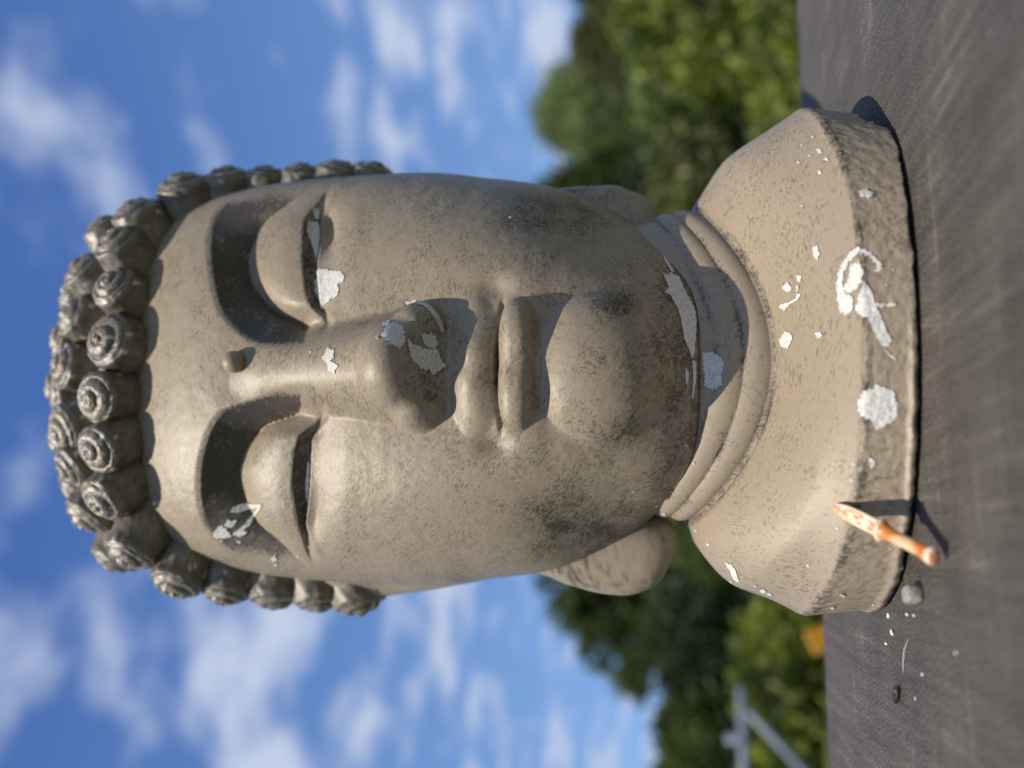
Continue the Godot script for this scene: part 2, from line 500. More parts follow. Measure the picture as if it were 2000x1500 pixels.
func bust_mesh() -> ArrayMesh:
	var nu := int(560 * RES)
	var p := PackedVector3Array()
	var c := PackedColorArray()
	var e := 2.0 / 2.2
	# outline in plan: half width, front and back depth round a middle line
	var plan := func(th: float, w: float, fr: float, bk: float, mid: float) -> Vector3:
		var s := sin(th); var co := cos(th)
		var wide := w * (1.03 if s > 0.0 else 0.985)
		return Vector3(0.006 + wide * signf(s) * pow(absf(s), e), 0.0, mid + (fr if co > 0.0 else bk) * signf(co) * pow(absf(co), e))
	var slope_r := Curve1.new([0.0, 0.2, 0.39, 0.48, 0.9, 1.0], [0.0, 0.295, 0.574, 0.67, 0.92, 1.0])
	var slope_l := Curve1.new([0.0, 0.14, 0.28, 0.47, 0.73, 1.0], [0.0, 0.26, 0.60, 0.78, 0.93, 1.0])
	var n_side := int(34 * RES)
	var n_top := int(120 * RES)
	var n_neck := int(120 * RES)
	bust_row(p, c, nu, func(th): var q: Vector3 = plan.call(th, 0.13, 0.085, 0.05, -0.11); q.y = 0.0015; return [q, 0.3])
	bust_row(p, c, nu, func(th): var q: Vector3 = plan.call(th, 0.1515, 0.1035, 0.068, -0.11); q.y = 0.0012 + chipped(th); return [q, 0.8])
	bust_row(p, c, nu, func(th): var q: Vector3 = plan.call(th, 0.1535, 0.1055, 0.07, -0.11); q.y = 0.0018 + chipped(th); return [q, 0.8])
	for j in n_side + 1:
		var t := float(j) / n_side
		bust_row(p, c, nu, func(th):
			var co := cos(th); var s := sin(th)
			var yr := 0.0262 + 0.019 * pow(absf(s), 2.4) + 0.004 * maxf(0.0, -co)
			var bead := 0.0016 * exp(-pow((t - 0.10) / 0.07, 2.0)) * smoothstep(0.25, -0.15, s)
			var rough := broad.get_noise_3d(s * 22.0, co * 22.0, t * 4.0) * 0.0006
			var w := lerpf(0.1585, 0.1655, t) + bead + rough
			var q: Vector3 = plan.call(th, w, lerpf(0.1090, 0.1065, t) + bead + rough, lerpf(0.073, 0.08, t), -0.11)
			q.y = lerpf(0.0026 + 0.0016 * broad.get_noise_2d(th * 6.0, 4.0) + chipped(th), yr, t)
			return [q, 0.31 + 0.30 * smoothstep(0.82, 1.0, t) + 0.35 * smoothstep(0.1, 0.0, t)])
	for j in range(1, n_top + 1):
		var t := float(j) / n_top
		bust_row(p, c, nu, func(th):
			var co := cos(th); var s := sin(th)
			var yr := 0.0262 + 0.019 * pow(absf(s), 2.4) + 0.004 * maxf(0.0, -co)
			var a: Vector3 = plan.call(th, 0.1655, 0.1065, 0.08, -0.11)
			var b: Vector3 = plan.call(th, 0.109, 0.059, 0.06, -0.125)
			var yn := neck_y(th)
			var k := t
			var side := pow(absf(s), 2.0)
			var sh := k
			var q := a.lerp(b, sh)
			var lift: float = lerpf(k, (slope_r if s > 0.0 else slope_l).at(k), side)
			q.y = lerpf(yr, yn, lift) + 0.0042 * sin(k * PI) * (1.0 - side) + 0.0012 * smoothstep(0.06, 0.0, k)
			# the last stretch dips into the first groove of the neck
			q.y -= 0.0018 * exp(-pow((k - 0.985) / 0.04, 2.0))
			var edge := smoothstep(0.045, 0.0, k)
			return [q, 0.31 + 0.32 * edge + 0.28 * smoothstep(0.9, 1.0, k)])
	for j in range(1, n_neck + 1):
		var t := float(j) / n_neck
		bust_row(p, c, nu, func(th):
			var h := t * 0.085
			var yn := neck_y(th)
			var k := h / 0.0185
			var ring := fposmod(k, 1.0)
			var fold := pow(sin(ring * PI), 0.8) * 0.0018 if h < 0.037 else 0.0
			var r := 1.0 - 0.10 * smoothstep(0.0, 0.085, h)
			var q: Vector3 = plan.call(th, 0.109 * r + fold - 0.001, 0.059 * r + fold - 0.001, 0.06 * r + fold, -0.125)
			q.y = yn + h * (0.95 - 0.25 * pow(absf(sin(th)), 2.0))
			var gro := exp(-pow(minf(ring, 1.0 - ring) / 0.14, 2.0)) if h < 0.05 else 0.0
			return [q, 0.26 + 0.34 * gro * (0.6 + broad.get_noise_2d(th * 2.2, h * 60.0))])
	var nv := p.size() / nu
	return grid_mesh(p, c, nu, nv, true, 1.0)

# the broken lower corner of the base
func chipped(th: float) -> float:
	var d := rad_to_deg(th)
	return 0.011 * smoothstep(53.0, 58.0, d) * (1.0 - smoothstep(84.0, 96.0, d))

func neck_y(th: float) -> float:
	var s := absf(sin(th)); var co := cos(th)
	return 0.0655 + 0.050 * pow(s, 1.8) + (0.056 * pow(-co, 1.5) if co < 0.0 else 0.0)

func ear_mesh(side: float, ys: Array, xo: Array, xi: Array) -> ArrayMesh:
	var up := ys.duplicate(); var uo := xo.duplicate(); var ui := xi.duplicate()
	up.reverse(); uo.reverse(); ui.reverse()
	var co := Curve1.new(up, uo); var ci := Curve1.new(up, ui)
	var nu := 40; var nv := 110
	var p := PackedVector3Array(); var c := PackedColorArray()
	for j in nv:
		var t := float(j) / (nv - 1)
		var y := lerpf(ys[0], ys[-1], t)
		var o := co.at(y); var q := ci.at(y)
		var end := sqrt(clampf(1.0 - pow(2.0 * t - 1.0, 16.0), 0.0, 1.0))
		var dz := lerpf(0.016, 0.030, smoothstep(0.25, 0.9, t)) * end
		var zc := -0.143 + 0.010 * smoothstep(0.22, 0.0, t)
		for i in nu:
			var a := TAU * i / nu
			var at := Vector3(side * (0.5 * (o + q) + 0.5 * (o - q) * signf(cos(a)) * pow(absf(cos(a)), 0.85)), y, zc + dz * signf(sin(a)) * pow(absf(sin(a)), 0.85))
			at += Vector3(side, 0, 1) * broad.get_noise_3d(at.x * 40, at.y * 40, at.z * 40) * 0.0004
			p.append(at)
			c.append(patina_and_shade(at, 0.26 + 0.3 * gs((t - 0.75) / 0.15, (a - 1.3) / 0.8)))
	return grid_mesh(p, c, nu, nv, true, -side)

func cap_mesh() -> ArrayMesh:
	var nu := 140; var nv := 90
	var p := PackedVector3Array(); var c := PackedColorArray()
	for j in nv:
		var ph := PI * 0.60 * j / (nv - 1)
		for i in nu:
			var th := TAU * i / nu
			var fr := lerpf(0.02, 0.086, smoothstep(0.505, 0.535, 0.425 + 0.185 * cos(ph))) if cos(th) > 0.0 else 0.118
			var at := Vector3(0.159 * sin(ph) * sin(th), 0.425 + 0.185 * cos(ph), -0.136 + fr * sin(ph) * cos(th))
			at += at.normalized() * broad.get_noise_3d(at.x * 90, at.y * 90, at.z * 90) * 0.0015
			p.append(at)
			c.append(patina_and_shade(at, 0.34))
	return grid_mesh(p, c, nu, nv, true, -1.0)

# a snail curl: a barrel whose domed end carries a spiral ridge; its end face lies at the origin, facing +y
func curl_mesh(turns: float, spin: float, seed_: int) -> ArrayMesh:
	var nu := 56; var nr := 46
	var R := 0.0182
	var p := PackedVector3Array(); var c := PackedColorArray()
	for j in nr:
		var t := float(j) / (nr - 1)
		for i in nu:
			var a := TAU * i / nu
			var r: float; var h: float
			var tint := 0.0
			if t < 0.66:
				var q := t / 0.66
				r = R * 0.93 * q
				h = 0.0072 * (1.0 - pow(q, 1.6))
				var turn := fposmod(q * turns - spin * a / TAU, 1.0)
				var ridge := pow(sin(turn * PI), 0.8)
				var fade := smoothstep(0.0, 0.16, q) * smoothstep(1.0, 0.9, q)
				h += (ridge - 0.55) * 0.0019 * fade
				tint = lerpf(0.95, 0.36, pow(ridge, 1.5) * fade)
			elif t < 0.78:
				var q := (t - 0.66) / 0.12
				r = R * (0.93 + 0.09 * sin(q * PI / 2)); h = -0.0022 * (1.0 - cos(q * PI / 2)) - 0.0006 * q
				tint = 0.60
			else:
				var q := (t - 0.78) / 0.22
				r = R * (1.02 + 0.16 * q); h = -0.0028 - 0.030 * q
				tint = lerpf(0.82, 0.52, smoothstep(0.10, 0.32, q + 0.12 * grain.get_noise_2d(i * 0.55, seed_)))  # barrel walls: dark paint plus their own shade put into the colour
			var at := Vector3(r * cos(a), h, r * sin(a))
			at *= 1.0 + 0.075 * broad.get_noise_3d(at.x * 130 + seed_ * 9.0, at.y * 130, at.z * 130)
			at.y += 0.0005 * grain.get_noise_3d(at.x * 420 + seed_ * 5.0, at.y * 420, at.z * 420)
			p.append(at)
			var col := patina_and_shade(at + Vector3(seed_, 0, 0), tint * 0.55, Vector3(1100, 1100, 1100)).lerp(Color(0.068, 0.066, 0.064), clampf(tint * 1.05 - 0.12 + 0.35 * grain.get_noise_3d(at.x * 700.0, at.y * 700.0 + seed_, at.z * 700.0), 0.0, 0.94))
			if t < 0.85 and broad.get_noise_3d(at.x * 95.0 + seed_ * 3.7, at.y * 60.0, at.z * 95.0) > 0.50 + 0.06 * grain.get_noise_3d(at.x * 900, 0, at.z * 900): col = CHALK
			c.append(col)
	return grid_mesh(p, c, nu, nr, true, 1.0)

var head_tri: TriangleMesh
var bust_tri: TriangleMesh
func build_statue() -> void:
	head_curves()
	var mat := sculpt_material()
	var st := thing("head_statue", BUST_AT, BUST_TURN)
	tag(st, "large tan statue head with curled hair, closed eyes and flaking paint, on the dark table", "statue")
	var hm := head_mesh()
	put("face", hm, mat, st)
	var bm := bust_mesh()
	put("shoulder_base", bm, mat, st)
	put("hair_cap", cap_mesh(), mat, st)
	put("ear", ear_mesh(-1.0, [0.40, 0.36, 0.32, 0.284, 0.248, 0.227, 0.20, 0.17, 0.157, 0.145, 0.135, 0.127, 0.122],
		[0.160, 0.172, 0.1665, 0.1585, 0.150, 0.1465, 0.1545, 0.1595, 0.1590, 0.155, 0.148, 0.133, 0.118],
		[0.13, 0.13, 0.13, 0.125, 0.118, 0.112, 0.105, 0.098, 0.097, 0.098, 0.100, 0.105, 0.112]), mat, st)
	put("ear", ear_mesh(1.0, [0.40, 0.36, 0.32, 0.284, 0.248, 0.227, 0.20, 0.17, 0.157, 0.145, 0.137, 0.132, 0.128],
		[0.158, 0.160, 0.158, 0.153, 0.147, 0.145, 0.1455, 0.1455, 0.141, 0.135, 0.126, 0.118, 0.106],
		[0.13, 0.13, 0.13, 0.125, 0.118, 0.112, 0.105, 0.094, 0.09, 0.088, 0.088, 0.09, 0.096]), mat, st)
	# the raised dot between the brows
	var dot := SphereMesh.new()
	dot.radius = 0.0076; dot.height = 0.0152; dot.radial_segments = 40; dot.rings = 20
	var dm := mat.duplicate()
	dm.vertex_color_use_as_albedo = false
	dm.albedo_color = Color(TAN.r * 0.85, TAN.g * 0.85, TAN.b * 0.85).linear_to_srgb()
	var u := put("forehead_dot", dot, dm, st)
	u.position = Vector3(0.0043, 0.4195, -0.0375)
	# hair curls
	var curl_mat := mat.duplicate()
	curl_mat.roughness = 0.46
	curl_mat.metallic_specular = 0.6
	curl_mat.normal_scale = 0.6
	var kinds := [curl_mesh(2.4, 1.0, 1), curl_mesh(2.1, 1.0, 2), curl_mesh(2.6, -1.0, 3), curl_mesh(2.2, -1.0, 4), curl_mesh(1.9, 1.0, 5)]
	var spots := [
		Vector3(0.1028, 0.5449, -0.0720), Vector3(0.0656, 0.5379, -0.0600), Vector3(0.0229, 0.5333, -0.0520), Vector3(-0.0200, 0.5397, -0.0510), Vector3(-0.0588, 0.5372, -0.0520), Vector3(-0.0962, 0.5378, -0.0600), Vector3(-0.1385, 0.5286, -0.0800), Vector3(-0.1520, 0.4993, -0.095),
		Vector3(-0.1620, 0.4700, -0.117), Vector3(-0.166, 0.4335, -0.130), Vector3(-0.167, 0.3985, -0.136), Vector3(-0.168, 0.366, -0.142),
		Vector3(0.1300, 0.5400, -0.085), Vector3(0.150, 0.514, -0.105), Vector3(0.1595, 0.485, -0.122), Vector3(0.163, 0.4555, -0.132),
		Vector3(0.165, 0.4245, -0.138), Vector3(0.166, 0.393, -0.143), Vector3(0.165, 0.364, -0.147),
		Vector3(0.1228, 0.5806, -0.1000), Vector3(0.0861, 0.5884, -0.0880), Vector3(0.0475, 0.5881, -0.0790), Vector3(0.0059, 0.5909, -0.0750), Vector3(-0.0446, 0.5872, -0.0750), Vector3(-0.0742, 0.5836, -0.0790), Vector3(-0.1130, 0.5761, -0.0900), Vector3(-0.1484, 0.5629, -0.1080),
		Vector3(0.0729, 0.605, -0.10), Vector3(0.0311, 0.612, -0.095), Vector3(-0.0113, 0.614, -0.095), Vector3(-0.054, 0.610, -0.097), Vector3(-0.0939, 0.598, -0.102)]
	for r in [[0.618, -0.135, [-0.075, -0.035, 0.005, 0.045, 0.082]], [0.610, -0.175, [-0.095, -0.055, -0.015, 0.025, 0.065, 0.100]], [0.585, -0.210, [-0.075, -0.035, 0.005, 0.045, 0.080]]]:
		for x in r[2]: spots.append(Vector3(x, r[0] - 1.6 * x * x, r[1]))
	for s in [-1.0, 1.0]:
		for q in [[0.142, 0.575, -0.135], [0.155, 0.535, -0.145], [0.165, 0.495, -0.16], [0.168, 0.455, -0.170], [0.168, 0.415, -0.176], [0.166, 0.378, -0.178], [0.140, 0.560, -0.180], [0.152, 0.515, -0.195], [0.155, 0.475, -0.205], [0.154, 0.435, -0.212], [0.152, 0.395, -0.212]]:
			spots.append(Vector3(s * q[0], q[1], q[2]))
	for k in spots.size():
		var at: Vector3 = spots[k]
		var n := Vector3(at.x / 0.0256, (at.y - 0.488) / 0.042, (at.z + 0.140) / 0.0150).normalized()
		if absf(at.x) > 0.145 and at.y < 0.52: n = (n + Vector3(0, 0, 0.25)).normalized()
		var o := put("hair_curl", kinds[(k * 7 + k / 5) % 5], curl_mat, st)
		var side := n.cross(Vector3(0.2, 0.9, 0.3)).normalized()
		var b := Basis(side, n, side.cross(n)) * Basis(Vector3.UP, rng.randf() * TAU)
		var sz := rng.randf_range(0.98, 1.13)
		if absf(at.x) > 0.145 and at.y < 0.52:
			at.x += (0.006 if at.x > 0.0 else 0.010) * signf(at.x)
			sz *= 1.06
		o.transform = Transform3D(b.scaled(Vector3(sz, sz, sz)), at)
	# the same surfaces a hundredfold, to lay the paint chips on
	var big := Transform3D(Basis().scaled(Vector3.ONE * 100.0), Vector3.ZERO)
	head_tri = TriangleMesh.new()
	head_tri.create_from_faces(big * hm.get_faces())
	bust_tri = TriangleMesh.new()
	bust_tri.create_from_faces(big * bm.get_faces())
	var chalk := plain(Color(1, 1, 1), 0.8, true)
	chalk.normal_enabled = true
	chalk.uv1_triplanar = true
	chalk.uv1_scale = Vector3(30, 30, 30)
	chalk.normal_texture = noise_tex(0.04, 55, 4, 256, true, 6.0)
	chalk.normal_scale = 0.45
	for q in face_flakes():
		var m := flake_mesh(q, head_tri)
		if m: put("paint_chip", m, chalk, st)
	for q in base_flakes():
		var m := flake_mesh(q, bust_tri)
		if m: put("paint_chip", m, chalk, st)
#CHIPS

# bare plaster where the paint has come off: a ragged patch laid on the surface, with low relief
func flake_mesh(flat: Array, surface: TriangleMesh) -> ArrayMesh:
	var pts := []
	var mid := Vector3.ZERO
	for i in flat.size() / 3:
		pts.append(Vector3(flat[i * 3], flat[i * 3 + 1], flat[i * 3 + 2]) * 1e-4)
		mid += pts[-1] / (flat.size() / 3)
	var n := Vector3.ZERO
	for i in pts.size(): n += (pts[i] - mid).cross(pts[(i + 1) % pts.size()] - mid)
	n = n.normalized()
	if n.z < 0.0: n = -n
	if n.z < 0.25: n = (n + Vector3(0, 0, 0.4)).normalized()
	var u := Vector3(0, 1, 0).cross(n).normalized()
	var v := n.cross(u)
	var ragged := PackedVector2Array()
	for i in pts.size():
		var a: Vector3 = pts[i] - mid
		var b: Vector3 = pts[(i + 1) % pts.size()] - mid
		var steps := maxi(1, int(a.distance_to(b) / 0.0007))
		for k in steps:
			var q := a.lerp(b, float(k) / steps)
			var w := Vector2(q.dot(u), q.dot(v))
			var j := 0.0007 * grain.get_noise_2d(w.x * 900.0 + mid.x * 7000.0, w.y * 900.0) + minf(0.0017, w.length() * 0.28) * broad.get_noise_2d(w.x * 560.0 + mid.y * 5000.0, w.y * 560.0)
			ragged.append(w + w.normalized() * j)
	var lo := ragged[0]; var hi := ragged[0]
	for w in ragged: lo = lo.min(w); hi = hi.max(w)
	var cell := 0.00085
	var st := start()
	var any := false
	var cache := {}
	for gy in range(int(floor(lo.y / cell)), int(ceil(hi.y / cell)) + 1):
		for gx in range(int(floor(lo.x / cell)), int(ceil(hi.x / cell)) + 1):
			var c := Vector2(gx, gy) * cell
			for piece in Geometry2D.intersect_polygons(PackedVector2Array([c, c + Vector2(cell, 0), c + Vector2(cell, cell), c + Vector2(0, cell)]), ragged):
				var tri := Geometry2D.triangulate_polygon(piece)
				var on := []
				for w in piece:
					if not cache.has(w):
						var from := (mid + u * w.x + v * w.y + n * 0.012) * 100.0
						var hit := surface.intersect_ray(from, -n)
						if hit and absf(from.distance_to(hit.position) - 1.2) < 1.0:
							var lift := 0.00045 + 0.0006 * absf(broad.get_noise_2d(w.x * 420.0, w.y * 420.0 + mid.x * 900.0))
							cache[w] = hit.position * 0.01 + n * lift
						else: cache[w] = null
					on.append(cache[w])
				for k in tri.size() / 3:
					var t := [on[tri[k * 3]], on[tri[k * 3 + 1]], on[tri[k * 3 + 2]]]
					if t.has(null): continue
					if maxf(t[0].distance_to(t[1]), maxf(t[1].distance_to(t[2]), t[2].distance_to(t[0]))) > 0.0026: continue
					if (t[1] - t[0]).cross(t[2] - t[0]).dot(n) > 0.0: t = [t[0], t[2], t[1]]
					for p in t:
						var f := 0.90 + 0.40 * broad.get_noise_3d(p.x * 500.0, p.y * 500.0, p.z * 500.0)
						st.set_color(Color(CHALK.r * f, CHALK.g * f, CHALK.b * f * 0.985))
						st.add_vertex(p)
					any = true
	return done(st) if any else null

# outlines of the flaked spots, tenths of a millimetre on the statue: x, y, z in turn
func face_flakes() -> Array:
	var spots := []
	spots.append([705,3624,-546,682,3561,-523,673,3485,-494,642,3448,-476,593,3450,-471,583,3503,-490,543,3486,-479,496,3495,-478,483,3541,-491,452,3597,-517,423,3652,-567,473,3669,-569,527,3689,-570,547,3712,-558,641,3714,-591,709,3681,-556])
	spots.append([1093,3832,-680,1094,3786,-733,1026,3758,-716,924,3739,-672,828,3726,-640,756,3731,-618,826,3751,-631,933,3794,-651,1008,3825,-637])
	spots.append([1199,3832,-733,1202,3795,-768,1114,3785,-742,1124,3812,-734])
	spots.append([120,3437,-226,90,3366,-179,45,3364,-167,26,3388,-173,-5,3321,-143,-56,3355,-165,-40,3406,-183,8,3413,-183,50,3464,-209,79,3436,-205])
	spots.append([102,3589,-273,96,3563,-262,80,3569,-258])
	spots.append([170,2996,-36,249,2996,-131,259,2939,-141,207,2879,-115,116,2856,-71,80,2876,-33,110,2935,-8])
	spots.append([268,3044,-189,274,2993,-175,236,2987,-110,227,3020,-105])
	spots.append([157,2856,-97,121,2827,-112,100,2763,-188,97,2704,-255,30,2686,-265,8,2662,-287,-27,2693,-259,-58,2722,-227,-32,2751,-190,-18,2791,-133,33,2824,-83,89,2838,-78])
	spots.append([195,2796,-179,195,2728,-262,137,2709,-268,100,2719,-239,119,2772,-184])
	spots.append([424,2973,-376,437,2902,-370,410,2829,-337,355,2750,-287,287,2700,-297,230,2688,-309,217,2705,-284,280,2725,-246,349,2776,-243,398,2865,-295])
	spots.append([83,2375,-244,63,2349,-281,5,2352,-276,36,2366,-249])
	spots.append([161,3035,-38,166,3014,-36,138,3007,-16,142,3024,-21])
	spots.append([1020,2340,-577,1013,2311,-577,999,2318,-565])
	spots.append([622,1332,-663,637,1273,-719,619,1229,-740,532,1196,-710,410,1133,-712,338,1119,-701,196,1125,-676,106,1131,-662,65,1150,-649,124,1165,-641,200,1198,-622,289,1212,-622,379,1231,-628,477,1284,-619,494,1327,-595,530,1293,-633])
	spots.append([800,1338,-844,762,1313,-817,653,1254,-750,643,1273,-725,721,1313,-772])
	spots.append([56,1145,-652,47,1121,-667,-89,1126,-665,-177,1139,-665,-177,1148,-659,-41,1143,-652])
	spots.append([14,1189,-617,-13,1170,-632,-111,1175,-632,-82,1189,-619])
	spots.append([-1172,4535,-718,-1109,4464,-706,-1138,4419,-720,-1193,4396,-738,-1207,4455,-738,-1209,4519,-736])
	spots.append([-1121,4442,-713,-1060,4412,-704,-1081,4386,-717,-1066,4344,-726,-1108,4365,-726,-1132,4401,-723])
	spots.append([-982,4377,-706,-953,4316,-732,-956,4235,-728,-942,4116,-657,-967,4131,-674,-995,4273,-752,-1018,4345,-721,-1018,4386,-706])
	spots.append([-974,4162,-693,-977,4134,-679,-1048,4234,-765,-1107,4257,-754,-1142,4302,-742,-1160,4272,-748,-1197,4327,-745,-1174,4388,-735,-1147,4343,-735,-1095,4292,-745,-1037,4250,-759])
	spots.append([-1347,4125,-822,-1325,4082,-813,-1371,4088,-838,-1375,4122,-840])
	spots.append([-1398,4127,-859,-1391,4089,-852,-1416,4106,-873])
	spots.append([-1223,4369,-750,-1227,4319,-754,-1246,4341,-760])
	spots.append([-628,3737,-587,-639,3724,-593,-777,3740,-625,-918,3768,-665,-894,3774,-652,-801,3767,-623])
	spots.append([-966,5092,-797,-968,5034,-767,-996,5062,-792,-997,5101,-814])
	spots.append([-1224,4489,-743,-1219,4473,-742,-1232,4468,-748,-1240,4482,-751])
	spots.append([-1240,3822,-777,-1236,3806,-779,-1249,3797,-779,-1258,3813,-787])
	spots.append([-1181,3661,-700,-1178,3649,-696,-1186,3645,-699,-1191,3655,-703])
	spots.append([-1047,3655,-654,-1043,3641,-646,-1051,3636,-646,-1056,3646,-652])
	spots.append([-1320,3915,-812,-1314,3898,-804,-1327,3894,-811,-1334,3909,-820])
	spots.append([-891,1386,-938,-890,1374,-949,-899,1368,-975,-903,1377,-968])
	spots.append([-779,1530,-706,-777,1517,-708,-786,1511,-720,-790,1521,-720])
	spots.append([-474,1197,-685,-471,1177,-700,-483,1166,-713,-489,1181,-703])
	return spots

func base_flakes() -> Array:
	var spots := []
	spots.append([110,1081,-702,118,1015,-695,82,969,-677,27,946,-671,-30,965,-676,-98,956,-675,-131,1016,-696,-97,1063,-703])
	spots.append([939,264,-156,956,245,-159,967,218,-162,945,212,-152,927,183,-147,912,203,-140,893,216,-138,910,237,-143,906,250,-144])
	spots.append([620,286,-82,587,229,-70,536,191,-56,492,178,-47,470,190,-47,475,206,-50,513,200,-56,563,231,-66,581,280,-75,571,306,-110,534,328,-131,491,347,-150,425,351,-150,374,339,-133,349,311,-100,283,313,-99,260,333,-123,270,365,-161,335,374,-175,442,379,-184,542,356,-163,607,312,-120])
	spots.append([526,318,-119,540,288,-77,488,270,-58,418,277,-55,380,304,-93,373,335,-129,405,348,-146,447,327,-124])
	spots.append([422,266,-52,364,232,-41,299,221,-37,299,120,-25,285,120,-24,280,214,-33,233,194,-31,141,164,-24,104,145,-21,64,157,-25,79,198,-28,152,229,-32,217,252,-34,238,282,-52,272,306,-91,344,291,-76])
	spots.append([60,185,-28,29,150,-25,-10,119,-20,4,141,-24,40,177,-27])
	spots.append([677,476,-304,681,456,-283,628,446,-269,590,454,-277,626,473,-299])
	spots.append([485,616,-506,512,589,-458,455,569,-436,454,596,-478])
	spots.append([539,550,-398,527,527,-367,489,531,-375,503,546,-396])
	spots.append([479,550,-403,466,540,-390,447,540,-393,444,550,-407])
	spots.append([439,550,-407,419,531,-380,392,542,-399,373,580,-463,345,603,-508,367,626,-548,386,622,-536,388,580,-462,404,549,-410])
	spots.append([177,623,-577,222,601,-524,205,575,-473,163,568,-462,116,586,-502,134,619,-573])
	spots.append([181,469,-298,186,447,-267,156,440,-258,145,462,-288])
	spots.append([1394,453,-465,1393,442,-455,1375,438,-441,1372,447,-446])
	spots.append([1282,436,-393,1282,417,-377,1251,410,-357,1245,425,-368])
	spots.append([1208,407,-338,1208,392,-325,1185,385,-310,1179,397,-319])
	spots.append([1132,440,-341,1132,427,-329,1112,421,-318,1108,431,-326])
	spots.append([1238,533,-456,1238,523,-448,1223,518,-439,1220,526,-444])
	spots.append([1349,508,-487,1349,499,-480,1335,495,-469,1332,503,-473])
	spots.append([1260,475,-417,1260,467,-410,1248,464,-402,1246,470,-406])
	spots.append([946,528,-379,946,522,-373,937,519,-369,935,524,-373])
	spots.append([896,185,-136,899,178,-138,891,175,-136,887,181,-134])
	spots.append([481,135,-45,484,126,-45,474,122,-44,470,129,-43])
	spots.append([403,174,-39,406,162,-38,394,156,-36,388,165,-35])
	spots.append([-219,302,-90,-165,279,-46,-155,242,-40,-135,224,-38,-141,179,-29,-181,134,-28,-291,116,-35,-326,142,-43,-372,223,-56,-327,237,-52,-312,278,-58,-260,298,-87])
	spots.append([-509,256,-81,-529,222,-85,-565,221,-91,-570,245,-92])
	spots.append([-555,331,-150,-547,305,-119,-563,312,-131])
	spots.append([-683,215,-123,-692,187,-122,-700,205,-126])
	spots.append([-1226,937,-853,-1233,894,-801,-1279,865,-799,-1347,843,-846,-1350,869,-885,-1277,902,-845])
	spots.append([-638,332,-163,-634,319,-149,-644,312,-141,-650,322,-155])
	spots.append([-914,382,-269,-910,370,-257,-919,363,-254,-925,372,-264])
	spots.append([-1157,509,-460,-1153,497,-450,-1161,490,-451,-1168,498,-460])
	spots.append([-1319,327,-482,-1314,303,-481,-1335,283,-511,-1346,300,-520])
	spots.append([-1015,116,-260,-1013,106,-258,-1020,100,-262,-1024,107,-264])
	spots.append([-1125,44,-323,-1124,31,-330,-1131,24,-337,-1135,32,-335])
	spots.append([-1395,118,-624,-1392,107,-620,-1402,97,-633,-1409,104,-644])
	spots.append([-1380,732,-800,-1366,707,-760,-1388,688,-783,-1410,705,-836])
	spots.append([-1401,684,-803,-1391,667,-773,-1407,654,-793,-1423,664,-833])
	spots.append([-1425,354,-617,-1419,336,-609,-1440,317,-654,-1449,330,-661])
	spots.append([-1350,769,-778,-1345,758,-764,-1353,751,-771,-1361,759,-787])
	spots.append([-1370,898,-973,-1358,887,-925,-1368,878,-929,-1385,885,-987])
	spots.append([-593,1141,-783,-590,1128,-778,-598,1121,-778,-603,1131,-782])
	spots.append([-952,1336,-1070,-946,1316,-1049,-960,1306,-1070,-969,1321,-1095])
	spots.append([-1133,1046,-958,-1125,1030,-929,-1134,1021,-920,-1143,1033,-942])
	spots.append([-1063,1115,-1085,-1056,1102,-1048,-1062,1095,-1032,-1071,1105,-1060])
	return spots

# ---------------------------------------------------------------- table and ground
func build_ground() -> void:
	var m := PlaneMesh.new()
	m.size = Vector2(600, 600)
	var g := plain(Color(1, 1, 1), 0.95)
	g.uv1_triplanar = true
	g.uv1_scale = Vector3(0.7, 0.7, 0.7)
	var turf := Gradient.new()
	turf.offsets = PackedFloat32Array([0.0, 0.35, 0.6, 1.0])
	turf.colors = PackedColorArray([Color(0.16, 0.17, 0.08), Color(0.26, 0.30, 0.12), Color(0.33, 0.38, 0.15), Color(0.45, 0.46, 0.22)])
	var tt := noise_tex(0.05, 40, 6, 1024)
	tt.color_ramp = turf
	g.albedo_texture = tt
	var o := put("ground", m, g)
	o.position.y = -0.76
	tag(o, "", "", "", "structure")

func slab(size: Vector3, bevel: float, uv_size: float) -> ArrayMesh:
	var st := start()
	var rings := []
	for q in [[-size.y, bevel], [-size.y + bevel, 0.0], [-bevel, 0.0], [-0.3 * bevel, 0.3 * bevel], [0.0, bevel]]:
		var x: float = size.x / 2.0 - q[1]
		var z: float = size.z / 2.0 - q[1]
		rings.append([Vector3(-x, q[0], -z), Vector3(x, q[0], -z), Vector3(x, q[0], z), Vector3(-x, q[0], z)])
	for i in rings.size() - 1:
		for k in 4:
			var k2 := (k + 1) % 4
			for v in [rings[i][k], rings[i + 1][k], rings[i + 1][k2], rings[i][k], rings[i + 1][k2], rings[i][k2]]:
				st.set_smooth_group(-1)
				st.set_uv(Vector2(v.x, v.z) / uv_size)
				st.add_vertex(v)
	for e in [[rings[-1], [0, 2, 1, 0, 3, 2]], [rings[0], [0, 1, 2, 0, 2, 3]]]:
		for k in e[1]:
			st.set_smooth_group(-1)
			st.set_uv(Vector2(-e[0][k].x, -e[0][k].z) / -uv_size)
			st.add_vertex(e[0][k])
	st.generate_normals()
	return st.commit()

func noise_image(freq: float, seed_: int, oct: int, w: int, h: int) -> Image:
	var n := FastNoiseLite.new()
	n.seed = seed_; n.frequency = freq; n.fractal_octaves = oct
	n.noise_type = FastNoiseLite.TYPE_SIMPLEX_SMOOTH
	return n.get_seamless_image(w, h)

